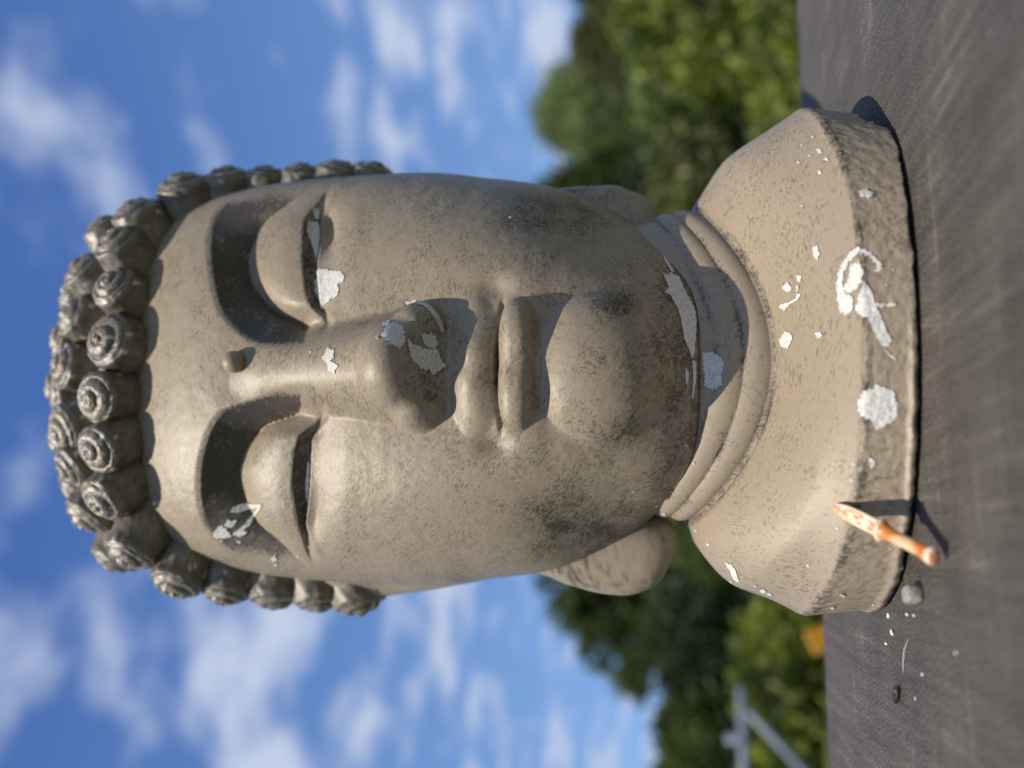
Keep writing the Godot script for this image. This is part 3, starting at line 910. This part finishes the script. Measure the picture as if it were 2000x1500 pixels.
# worn dark board: fine grit, brushed streaks along and across, pale scuffs and faint reddish stains
func board_images(size: int) -> Array:
	var grit := noise_image(0.35, 1, 2, size, size).get_data()
	var a := noise_image(0.06, 2, 4, size, size / 16)
	a.resize(size, size, Image.INTERPOLATE_CUBIC)
	var b := noise_image(0.05, 3, 4, size / 14, size)
	b.resize(size, size, Image.INTERPOLATE_CUBIC)
	var streak := a.get_data()
	var cross := b.get_data()
	var blot := noise_image(0.006, 4, 5, size, size).get_data()
	var red := noise_image(0.004, 9, 3, size, size).get_data()
	var col := PackedByteArray(); col.resize(size * size * 3)
	var rough := PackedByteArray(); rough.resize(size * size)
	for i in size * size:
		var g := grit[i] / 255.0
		var s := streak[i] / 255.0
		var c := cross[i] / 255.0
		var k := blot[i] / 255.0
		var v := 0.275 + 0.42 * (g - 0.5) + 0.07 * (k - 0.5) + 0.08 * (s - 0.5) + 0.035 * (c - 0.5)
		var scuff := clampf((maxf(s, c) - 0.70) * 3.2, 0.0, 1.0) * clampf((k - 0.42) * 4.0, 0.0, 1.0) * (0.4 + g)
		v += 0.13 * scuff
		if g > 0.83: v += 0.16
		var r := clampf((red[i] / 255.0 - 0.60) * 3.0, 0.0, 1.0) * 0.006
		col[i * 3] = int(clampf(v + 0.018 + r, 0.0, 1.0) * 255.0)
		col[i * 3 + 1] = int(clampf(v, 0.0, 1.0) * 255.0)
		col[i * 3 + 2] = int(clampf(v - 0.022 + r * 0.4, 0.0, 1.0) * 255.0)
		rough[i] = int(clampf(0.70 + 0.22 * (k - 0.5) + 0.22 * scuff + 0.2 * (g - 0.5), 0.0, 1.0) * 255.0)
	var ci := Image.create_from_data(size, size, false, Image.FORMAT_RGB8, col)
	var ri := Image.create_from_data(size, size, false, Image.FORMAT_L8, rough)
	return [ImageTexture.create_from_image(ci), ImageTexture.create_from_image(ri)]

func build_table() -> void:
	var t := thing("table", Vector3.ZERO, 12.1)
	tag(t, "dark grey weathered table with dusty scuffs under the statue head", "table")
	var m := StandardMaterial3D.new()
	var tex := board_images(1024)
	m.albedo_texture = tex[0]
	m.roughness_texture = tex[1]
	m.roughness = 1.0
	m.uv1_scale = Vector3(1, 1, 1)
	m.normal_enabled = true
	m.normal_texture = noise_tex(0.30, 17, 2, 512, true, 4.0)
	m.normal_scale = 0.5
	var top := put("table_top", slab(Vector3(1.7, 0.035, 0.85), 0.004, 0.50), m, t)
	top.position = Vector3(0.1, 0, 0.1325)
	var legm := plain(Color(0.05, 0.045, 0.04), 0.6)
	for x in [-0.68, 0.88]:
		for z in [-0.22, 0.48]:
			var leg := put("leg", slab(Vector3(0.06, 0.725, 0.06), 0.004, 1.0), legm, t)
			leg.position = Vector3(x, -0.035, z)

# ---------------------------------------------------------------- garden behind the table
var clumps := []
var leaf_mat: StandardMaterial3D
func leaf_clump(n: int, size: float, slim: float) -> ArrayMesh:
	var st := start()
	for i in n:
		var at := Vector3(rng.randfn(), rng.randfn(), rng.randfn()) * 0.42
		var d := Vector3(rng.randfn(), rng.randfn() - 0.3, rng.randfn()).normalized()
		var s := d.cross(Vector3(rng.randfn(), rng.randfn(), rng.randfn())).normalized()
		var u := d.cross(s) * 0.12
		var l := size * rng.randf_range(0.7, 1.3)
		var tone := rng.randf_range(0.72, 1.25)
		var a := at; var b := at + d * l * 0.5 + s * l * slim + u * l; var c := at + d * l; var e := at + d * l * 0.5 - s * l * slim + u * l
		for v in [a, b, c, a, c, e]:
			st.set_color(Color(tone, tone, tone))
			st.add_vertex(v)
	st.generate_normals()
	return st.commit()

func crown(parent: Node3D, lobes: Array, n: int, size: float, kind: int, shades: Array, gap: float) -> void:
	var xs := []; var cs := []
	var total := 0.0
	for l in lobes: total += l[1].x * l[1].y + l[1].y * l[1].z
	for l in lobes:
		var want := int(n * (l[1].x * l[1].y + l[1].y * l[1].z) / total)
		var made := 0; var tries := 0
		while made < want and tries < want * 6:
			tries += 1
			var d := Vector3(rng.randfn(), rng.randfn(), rng.randfn()).normalized()
			var r := pow(rng.randf(), 0.45)
			var at: Vector3 = l[0] + d * r * l[1]
			var hole := broad.get_noise_3d(at.x * 1.7 + parent.position.x, at.y * 1.7, at.z * 1.7)
			if hole > gap: continue
			made += 1
			var b := Basis(Vector3(rng.randfn(), rng.randfn(), rng.randfn()).normalized(), rng.randf() * TAU) if kind != 1 else Basis(Vector3.UP, rng.randf() * TAU)
			var s := size * rng.randf_range(0.6, 1.2)
			xs.append(Transform3D(b.scaled(Vector3(s, s, s)), at))
			var t := clampf(0.5 + 0.9 * broad.get_noise_3d(at.x * 2.6 + 4.0, at.y * 2.6, at.z * 2.6) + rng.randfn() * 0.16, 0.0, 1.0)
			var c: Color = shades[0].lerp(shades[1], t * 2.0) if t < 0.5 else shades[1].lerp(shades[2], t * 2.0 - 1.0)
			cs.append(c)
	var src: Array = clumps[kind].surface_get_arrays(0)
	var sv: PackedVector3Array = src[Mesh.ARRAY_VERTEX]
	var sn: PackedVector3Array = src[Mesh.ARRAY_NORMAL]
	var sc: PackedColorArray = src[Mesh.ARRAY_COLOR]
	var m := sv.size()
	var v := PackedVector3Array(); v.resize(m * xs.size())
	var nn := PackedVector3Array(); nn.resize(m * xs.size())
	var vc := PackedColorArray(); vc.resize(m * xs.size())
	for i in xs.size():
		var x: Transform3D = xs[i]
		var turn := x.basis.orthonormalized()
		var c: Color = cs[i]
		for k in m:
			var w := i * m + k
			v[w] = x * sv[k]
			nn[w] = turn * sn[k]
			vc[w] = c * sc[k].r
	var arr := []
	arr.resize(Mesh.ARRAY_MAX)
	arr[Mesh.ARRAY_VERTEX] = v; arr[Mesh.ARRAY_NORMAL] = nn; arr[Mesh.ARRAY_COLOR] = vc
	var mesh := ArrayMesh.new()
	mesh.add_surface_from_arrays(Mesh.PRIMITIVE_TRIANGLES, arr)
	put("crown", mesh, leaf_mat, parent)

func plant(called: String, label: String, category: String, group: String, base: Vector3, height: float, lobes: Array, n: int, size: float, kind: int, shades: Array, gap := 0.25, bark := Color(0.07, 0.055, 0.04)) -> void:
	var o := thing(called, base)
	tag(o, label, category, group)
	var st := start()
	var top := Vector3(0.05 * height, height, 0)
	tube(st, [Vector3(0, -0.05, 0), Vector3(0.02, height * 0.4, 0.02), top * 0.75, top], [0.05 * height + 0.01, 0.04 * height + 0.008, 0.028 * height + 0.005, 0.008], 9)
	for l in lobes:
		var from := Vector3(0.03, clampf(l[0].y * 0.45, 0.05, height * 0.8), 0.01)
		tube(st, [from, from.lerp(l[0], 0.5) + Vector3(0, 0.05, 0), l[0] + Vector3(0, l[1].y * 0.3, 0)], [0.022 * height + 0.006, 0.014 * height + 0.004, 0.004], 7)
	put("trunk" if height > 1.0 else "stem", done(st), plain(bark, 0.9), o)
	crown(o, lobes, n, size, kind, shades, gap)

func build_garden() -> void:
	clumps = [leaf_clump(12, 0.75, 0.24), leaf_clump(16, 1.1, 0.07), leaf_clump(9, 0.95, 0.30)]
	leaf_mat = plain(Color(1, 1, 1), 0.5, true)
	leaf_mat.cull_mode = BaseMaterial3D.CULL_DISABLED
	leaf_mat.backlight_enabled = true
	leaf_mat.backlight = Color(0.85, 0.95, 0.40)
	var G := -0.76
	var dark := [Color(0.018, 0.029, 0.013), Color(0.046, 0.075, 0.033), Color(0.094, 0.127, 0.055)]
	var olive := [Color(0.051, 0.064, 0.023), Color(0.137, 0.151, 0.051), Color(0.259, 0.259, 0.101)]
	var pale := [Color(0.119, 0.168, 0.068), Color(0.274, 0.348, 0.146), Color(0.474, 0.527, 0.264)]
	var mid := [Color(0.027, 0.044, 0.013), Color(0.081, 0.119, 0.027), Color(0.175, 0.219, 0.056)]
	var lime := [Color(0.041, 0.062, 0.014), Color(0.138, 0.179, 0.030), Color(0.372, 0.413, 0.068)]
	var V := func(x: float, y: float, z: float) -> Vector3: return Vector3(x, y, z)
	# right of the statue
	plant("dark_tree", "dark blue-green tree at the far right, cut by the photo's corner", "tree", "", Vector3(7.9, G, -14), 2.2,
		[[Vector3(0, 1.7, 0), Vector3(1.0, 1.0, 0.9)], [Vector3(0.5, 2.2, 0), Vector3(0.8, 0.7, 0.8)], [Vector3(-0.3, 1.0, 0), Vector3(0.9, 0.9, 0.8)]], 2600, 0.20, 0, dark)
	plant("olive_tree", "olive-brown leafy tree between the dark tree and the pale rounded one", "tree", "", Vector3(6.2, G, -13), 2.0,
		[[Vector3(0, 2.0, 0), Vector3(0.5, 0.6, 0.5)], [Vector3(0.1, 1.3, 0.1), Vector3(0.75, 0.8, 0.7)]], 1900, 0.17, 0, olive)
	plant("weeping_tree", "pale green rounded weeping tree, highest crown on the right side", "tree", "", Vector3(5.55, G, -15), 2.4,
		[[Vector3(0.15, 2.45, 0), Vector3(0.95, 1.15, 0.9)], [Vector3(-0.6, 1.7, 0.1), Vector3(0.7, 1.15, 0.7)], [Vector3(0.8, 1.6, 0.1), Vector3(0.6, 1.1, 0.7)], [Vector3(0.0, 1.2, 0.3), Vector3(1.2, 0.8, 0.7)]], 2300, 0.24, 1, pale, 0.16)
	plant("slender_tree", "green tree peeking out just behind the statue's right cheek", "tree", "", Vector3(3.0, G, -12), 2.2,
		[[Vector3(0, 2.45, 0), Vector3(0.6, 0.72, 0.6)], [Vector3(0.1, 1.6, 0), Vector3(0.9, 1.0, 0.8)], [Vector3(0.95, 1.1, 0), Vector3(0.7, 0.7, 0.7)]], 2600, 0.17, 0, mid)
	plant("back_shrub", "tall dull green shrub below the pale weeping tree", "shrub", "", Vector3(4.5, G, -9.2), 0.9,
		[[Vector3(0, 0.75, 0), Vector3(1.0, 0.62, 0.7)], [Vector3(-0.9, 0.7, 0.1), Vector3(0.8, 0.6, 0.6)]], 2000, 0.15, 0, pale)
	plant("back_shrub", "dark shrub behind the statue's right shoulder", "shrub", "", Vector3(2.5, G, -9), 0.9,
		[[Vector3(0, 0.7, 0), Vector3(0.9, 0.7, 0.7)], [Vector3(0.8, 0.6, 0.2), Vector3(0.6, 0.55, 0.5)]], 1800, 0.15, 0, dark)
	plant("lime_shrub", "yellow-green shrub with large sunlit leaves at the right edge", "shrub", "", Vector3(3.1, G, -6.1), 0.9,
		[[Vector3(0, 0.75, 0), Vector3(0.5, 0.52, 0.45)], [Vector3(-0.35, 0.45, 0.2), Vector3(0.5, 0.42, 0.4)]], 1700, 0.095, 2, lime)
	plant("leafy_shrub", "mixed green shrub left of the yellow-green one, reaching the table edge", "shrub", "", Vector3(2.2, G, -6.3), 0.8,
		[[Vector3(0, 0.55, 0), Vector3(0.55, 0.5, 0.45)], [Vector3(0.45, 0.62, 0), Vector3(0.42, 0.42, 0.4)]], 1900, 0.09, 2, mid)
	plant("leafy_shrub", "olive shrub directly above the statue's right shoulder", "shrub", "", Vector3(1.35, G, -6.0), 0.8,
		[[Vector3(0, 0.5, 0), Vector3(0.6, 0.5, 0.45)], [Vector3(0.4, 0.6, 0), Vector3(0.35, 0.35, 0.35)]], 1800, 0.09, 2, olive)
	plant("low_shrub", "low bright shrub along the table's far edge on the right", "shrub", "", Vector3(2.15, G, -4.3), 0.4,
		[[Vector3(0, 0.14, 0), Vector3(0.85, 0.24, 0.35)]], 900, 0.09, 2, lime)
	plant("low_shrub", "low green shrub behind the statue's broken base corner", "shrub", "", Vector3(0.9, G, -4.3), 0.4,
		[[Vector3(0, 0.14, 0), Vector3(0.7, 0.24, 0.35)]], 700, 0.09, 2, mid)
	plant("leafy_shrub", "dark green shrub hidden mostly behind the statue's neck", "shrub", "", Vector3(0.1, G, -6.5), 0.8,
		[[Vector3(0, 0.5, 0), Vector3(0.8, 0.5, 0.45)]], 1000, 0.09, 2, mid)
	plant("leafy_shrub", "green shrub close behind the statue's left side, right of the airy tree", "shrub", "", Vector3(-1.1, G, -6.9), 0.8,
		[[Vector3(0, 0.5, 0), Vector3(0.8, 0.5, 0.45)]], 1000, 0.09, 2, mid)
	# left of the statue
	plant("airy_tree", "airy dark green tree left of the statue with sky showing through its leaves", "tree", "", Vector3(-3.3, G, -11), 2.3,
		[[Vector3(0.15, 2.0, 0), Vector3(0.75, 0.82, 0.6)], [Vector3(-0.5, 1.75, 0), Vector3(0.65, 0.5, 0.5)], [Vector3(-1.15, 1.4, 0), Vector3(0.45, 0.28, 0.4)], [Vector3(-0.2, 1.1, 0), Vector3(0.8, 0.5, 0.6)], [Vector3(0.9, 1.4, 0), Vector3(0.8, 1.0, 0.7)]], 2100, 0.15, 0, mid, 0.08)
	plant("corner_tree", "green bushy tree at the far left edge behind the metal rail", "tree", "", Vector3(-5.35, G, -10), 1.2,
		[[Vector3(0, 0.55, 0), Vector3(0.75, 0.45, 0.6)], [Vector3(-0.6, 0.75, 0), Vector3(0.5, 0.4, 0.5)], [Vector3(0.5, 0.4, 0), Vector3(0.5, 0.45, 0.5)]], 1600, 0.14, 0, mid)
	plant("leafy_shrub", "dark shrub under the airy tree, beside the statue's left shoulder", "shrub", "", Vector3(-2.6, G, -7.4), 0.9,
		[[Vector3(0, 0.6, 0), Vector3(0.7, 0.5, 0.5)], [Vector3(0.8, 0.5, 0), Vector3(0.7, 0.45, 0.45)]], 2200, 0.09, 2, dark)
	plant("leafy_shrub", "green shrub above the metal rail on the left", "shrub", "", Vector3(-3.6, G, -7.2), 0.9,
		[[Vector3(0, 0.5, 0), Vector3(0.7, 0.45, 0.5)]], 1900, 0.09, 2, mid)
	plant("low_shrub", "low shrub with scattered lime leaves behind the metal rail", "shrub", "", Vector3(-1.7, G, -4.3), 0.4,
		[[Vector3(0, 0.17, 0), Vector3(0.7, 0.28, 0.35)], [Vector3(0.7, 0.14, 0.1), Vector3(0.5, 0.24, 0.3)]], 1100, 0.085, 2, lime)
	plant("low_shrub", "low dark shrub below the brace of the metal rail", "shrub", "", Vector3(-2.7, G, -4.3), 0.4,
		[[Vector3(0, 0.15, 0), Vector3(0.7, 0.26, 0.35)]], 800, 0.085, 2, mid)
	# blue-grey barrier: a rail with a short upright and a brace
	var f := thing("metal_barrier", Vector3(-1.80, G, -3.5))
	tag(f, "blue-grey metal rail with a slanting brace, out of focus at the left edge", "barrier")
	var steel := plain(Color(0.19, 0.24, 0.31), 0.45)
	var parts := {"rail": [Vector3(0.26, 0.515, 0), Vector3(-1.2, 0.46, 0)], "upright": [Vector3(0.0, 0.49, 0.0), Vector3(0.0, 0.592, 0.0)], "brace": [Vector3(0.155, 0.485, 0.02), Vector3(-0.36, -0.02, 0.02)], "post": [Vector3(-1.15, 0.60, 0), Vector3(-1.15, -0.05, 0)]}
	for k in parts:
		var st := start()
		tube(st, parts[k], [0.025, 0.025] if k != "brace" else [0.020, 0.020], 14)
		put(k, done(st), steel, f)
	# a yellow board standing beyond the table
	var y := thing("yellow_board", Vector3(-0.66, G, -1.95), 20)
	tag(y, "small orange-yellow board beyond the table edge, beside the statue's left shoulder", "board")
	put("panel", slab(Vector3(0.07, 0.48, 0.02), 0.004, 1.0), plain(Color(0.42, 0.21, 0.012), 0.5), y).transform = Transform3D(Basis(Vector3(0, 0, 1), 0.42), Vector3(-0.115, 0.475, 0))
	put("foot", slab(Vector3(0.2, 0.03, 0.16), 0.004, 1.0), plain(Color(0.08, 0.08, 0.08), 0.7), y).position = Vector3(0, 0.02, 0)

# ---------------------------------------------------------------- small things on the table
func lathe_x(xs: Array, rs: Array, flat: float, paint: Callable, nv := 60, nu := 28) -> ArrayMesh:
	var r := Curve1.new(xs, rs)
	var p := PackedVector3Array(); var c := PackedColorArray()
	for j in nv:
		var x := lerpf(xs[0], xs[-1], float(j) / (nv - 1))
		for i in nu:
			var a := TAU * i / nu
			var at := Vector3(x, cos(a) * r.at(x), sin(a) * r.at(x) * flat)
			at *= 1.0 + 0.015 * broad.get_noise_3d(at.x * 300, at.y * 300, at.z * 300)
			p.append(at)
			c.append(paint.call(at))
	return grid_mesh(p, c, nu, nv, true, -1.0)

func build_knife() -> void:
	var butt := Vector3(-0.0815, 0.0068, 0.0385)
	var tip := Vector3(-0.0672, 0.0405, -0.0180)
	var k := thing("toy_knife", Vector3.ZERO)
	tag(k, "small bone-coloured toy knife with orange stains, leaning on the statue's base", "knife")
	var x := (tip - butt).normalized()
	var z := (Vector3(-0.15, 0.80, 0.62) - x * x.dot(Vector3(-0.15, 0.80, 0.62))).normalized()
	k.transform = Transform3D(Basis(x, z.cross(x) * 0.86, z * 0.86), butt)
	var bone := Color(0.72, 0.50, 0.28); var rust := Color(0.52, 0.14, 0.015); var cream := Color(0.78, 0.64, 0.47)
	var mat := plain(Color(1, 1, 1), 0.42, true)
	var L := butt.distance_to(tip)
	var stain := func(at: Vector3) -> Color:
		var n := broad.get_noise_3d(at.x * 160, at.y * 260, at.z * 200)
		var ends := maxf(exp(-pow((at.x - 0.0065) / 0.0035, 2.0)), exp(-pow((at.x - 0.0275) / 0.005, 2.0)))
		var up := smoothstep(0.001, -0.006, at.y)
		return bone.lerp(rust, clampf(ends * 0.85 + up * 0.55 + n * 0.5 - 0.05, 0.0, 0.95))
	put("handle", lathe_x([0.0035, 0.006, 0.009, 0.016, 0.024, 0.028, 0.0315], [0.0049, 0.0046, 0.0040, 0.0039, 0.0040, 0.0045, 0.0058], 0.85, stain), mat, k)
	put("pommel", lathe_x([-0.0005, 0.0, 0.0012, 0.0030, 0.0040], [0.0005, 0.0040, 0.0053, 0.0053, 0.0046], 0.85, func(at): return cream.lerp(rust, clampf(smoothstep(0.0016, 0.0002, at.x) * 0.7 + broad.get_noise_3d(at.x * 200, at.y * 300, at.z * 300) * 0.5, 0.0, 0.9))), mat, k)
	put("guard", lathe_x([0.0312, 0.0318, 0.0328, 0.0340, 0.0345], [0.004, 0.0068, 0.0076, 0.0068, 0.004], 0.7, func(at): return cream.lerp(rust, clampf(0.15 + broad.get_noise_3d(at.x * 200, at.y * 300, at.z * 300) * 0.8, 0.0, 0.9))), mat, k)
	var hi := Curve1.new([0.034, 0.045, 0.055, 0.061, L - 0.0015, L], [0.0052, 0.0056, 0.0052, 0.0040, 0.0016, 0.0])
	var lo := Curve1.new([0.034, 0.045, 0.055, 0.061, L - 0.0015, L], [-0.0052, -0.0056, -0.0054, -0.0048, -0.0030, -0.0010])
	var p := PackedVector3Array(); var c := PackedColorArray()
	var nv := 70; var nu := 28
	for j in nv:
		var at_x := lerpf(0.034, L, float(j) / (nv - 1))
		var a := -hi.at(at_x); var b := -lo.at(at_x)
		for i in nu:
			var ang := TAU * i / nu
			var th := 0.0013 * sqrt(clampf((L - at_x) / 0.008, 0.02, 1.0))
			var at := Vector3(at_x, 0.5 * (a + b) + 0.5 * (b - a) * cos(ang), th * signf(sin(ang)) * pow(absf(sin(ang)), 0.6))
			p.append(at)
			var n := broad.get_noise_3d(at.x * 110, at.y * 420, 3.0) + 0.4 * grain.get_noise_3d(at.x * 300, at.y * 900, 1.0)
			var edge := smoothstep(0.6, 1.0, absf(cos(ang)))
			c.append(cream.lerp(Color(0.42, 0.13, 0.03), clampf(smoothstep(-0.08, 0.42, n) * (1.0 - edge) * 0.9 + 0.35 * smoothstep(0.012, 0.0, L - at_x) * (1.0 - edge), 0.0, 0.9)))
	put("blade", grid_mesh(p, c, nu, nv, true, -1.0), mat, k)

# a rough lump: a squeezed cube-sphere with noise
func lump(size: Vector3, rough: float, seed_: float, boxy: float) -> ArrayMesh:
	var nu := 26; var nv := 16
	var p := PackedVector3Array(); var c := PackedColorArray()
	for j in nv:
		var ph := PI * j / (nv - 1)
		for i in nu:
			var th := TAU * i / nu
			var d := Vector3(sin(ph) * cos(th), cos(ph), sin(ph) * sin(th))
			var m := pow(pow(absf(d.x), boxy) + pow(absf(d.y), boxy) + pow(absf(d.z), boxy), 1.0 / boxy)
			d /= m
			d *= 1.0 + rough * broad.get_noise_3d(d.x * 2.0 + seed_, d.y * 2.0, d.z * 2.0)
			p.append(d * size * 0.5 + Vector3(0, size.y * 0.5, 0))
	return grid_mesh(p, c, nu, nv, true, -1.0)

func build_small_things() -> void:
	build_knife()
	var g := put("glass_pebble", lump(Vector3(0.0085, 0.0085, 0.0105), 0.12, 3.0, 5.0), plain(Color(0.30, 0.30, 0.25), 0.25))
	g.position = Vector3(-0.1104, 0.0, -0.004); g.rotation_degrees = Vector3(0, 30, 0)
	tag(g, "pale grey-green block of frosted glass beside the statue's lower left corner", "pebble")
	var d := put("dark_pellet", lump(Vector3(0.0036, 0.0036, 0.0100), 0.5, 9.0, 2.6), plain(Color(0.02, 0.014, 0.009), 0.5))
	d.position = Vector3(-0.1773, 0.0, -0.0396); d.rotation_degrees = Vector3(0, 80, 0)
	tag(d, "dark brown crumbly pellet lying alone on the table at the left", "pellet")
	# a torn scrap of clear film with white threads in the broken corner
	var f := thing("plastic_scrap", Vector3(0.152, 0.0015, -0.078), -20)
	tag(f, "torn scrap of clear plastic with white threads in the statue's broken base corner", "plastic scrap")
	var film := plain(Color(0.75, 0.77, 0.8), 0.15)
	film.transparency = BaseMaterial3D.TRANSPARENCY_ALPHA
	film.albedo_color.a = 0.35
	var p := PackedVector3Array()
	for j in 14:
		for i in 14:
			var x := (i / 13.0 - 0.5) * 0.022; var y := j / 13.0 * 0.012
			p.append(Vector3(x, y, 0.0045 * broad.get_noise_2d(x * 180.0, y * 180.0) + 0.004 * y / 0.012))
	put("film", grid_mesh(p, PackedColorArray(), 14, 14, false, 1.0), film, f)
	var white := plain(Color(0.75, 0.75, 0.74), 0.6)
	for k in 7:
		var st := start()
		var a := Vector3(rng.randf_range(-0.008, 0.002), rng.randf_range(0.002, 0.008), rng.randf_range(0.001, 0.004))
		var b := a + Vector3(rng.randf_range(0.003, 0.009), rng.randf_range(-0.006, 0.001), rng.randf_range(0.004, 0.012))
		b.y = maxf(b.y, -0.0012)
		tube(st, [a, a.lerp(b, 0.5) + Vector3(0, 0.0012, 0), b], [0.00022, 0.00022, 0.0001], 5)
		put("thread", done(st), white, f)
	# white crumbs of plaster
	var crumbs := [[-0.1267, -0.0241, 0.0022], [-0.1458, -0.0522, 0.0035], [-0.1239, -0.013, 0.0018], [-0.1383, -0.0600, 0.0030], [-0.1232, 0.0454, 0.0016], [-0.1508, -0.0009, 0.0020], [-0.1563, -0.0635, 0.0022], [-0.168, -0.012, 0.0015], [0.21, -0.01, 0.0014]]
	var cm := [lump(Vector3.ONE, 0.5, 1.0, 2.4), lump(Vector3(1.5, 0.6, 0.9), 0.6, 5.0, 2.4)]
	var crumb_labels := ["white crumb nearest to the glass pebble, on its left", "longest white crumb beside the statue's lower left corner", "small white crumb just in front of the glass pebble", "white crumb touching the statue's left side at the back",
		"lone white crumb on the bare table left of the knife's handle", "white crumb in front of the pale fibre's far end", "white crumb farthest back on the table left of the statue", "white crumb in front of the dark pellet", "white speck on the table farthest right, beyond the statue's broken corner"]
	for k in crumbs.size():
		var q: Array = crumbs[k]
		var o := put("plaster_crumb", cm[k % 2], white)
		o.position = Vector3(q[0], 0, q[1])
		o.scale = Vector3(q[2], q[2], q[2]) * 0.75
		o.rotation_degrees.y = k * 57.0
		tag(o, crumb_labels[k], "crumb", "white crumbs on the table")
	var hair := start()
	tube(hair, [Vector3(-0.1400, 0.0003, -0.0241), Vector3(-0.147, 0.0022, -0.0250), Vector3(-0.155, 0.0016, -0.0285), Vector3(-0.1625, 0.0002, -0.0335)], [0.00015, 0.00018, 0.00018, 0.0001], 5)
	var ho := put("pale_fibre", done(hair), white)
	tag(ho, "thin pale fibre lying on the table between the statue and the dark pellet", "fibre")
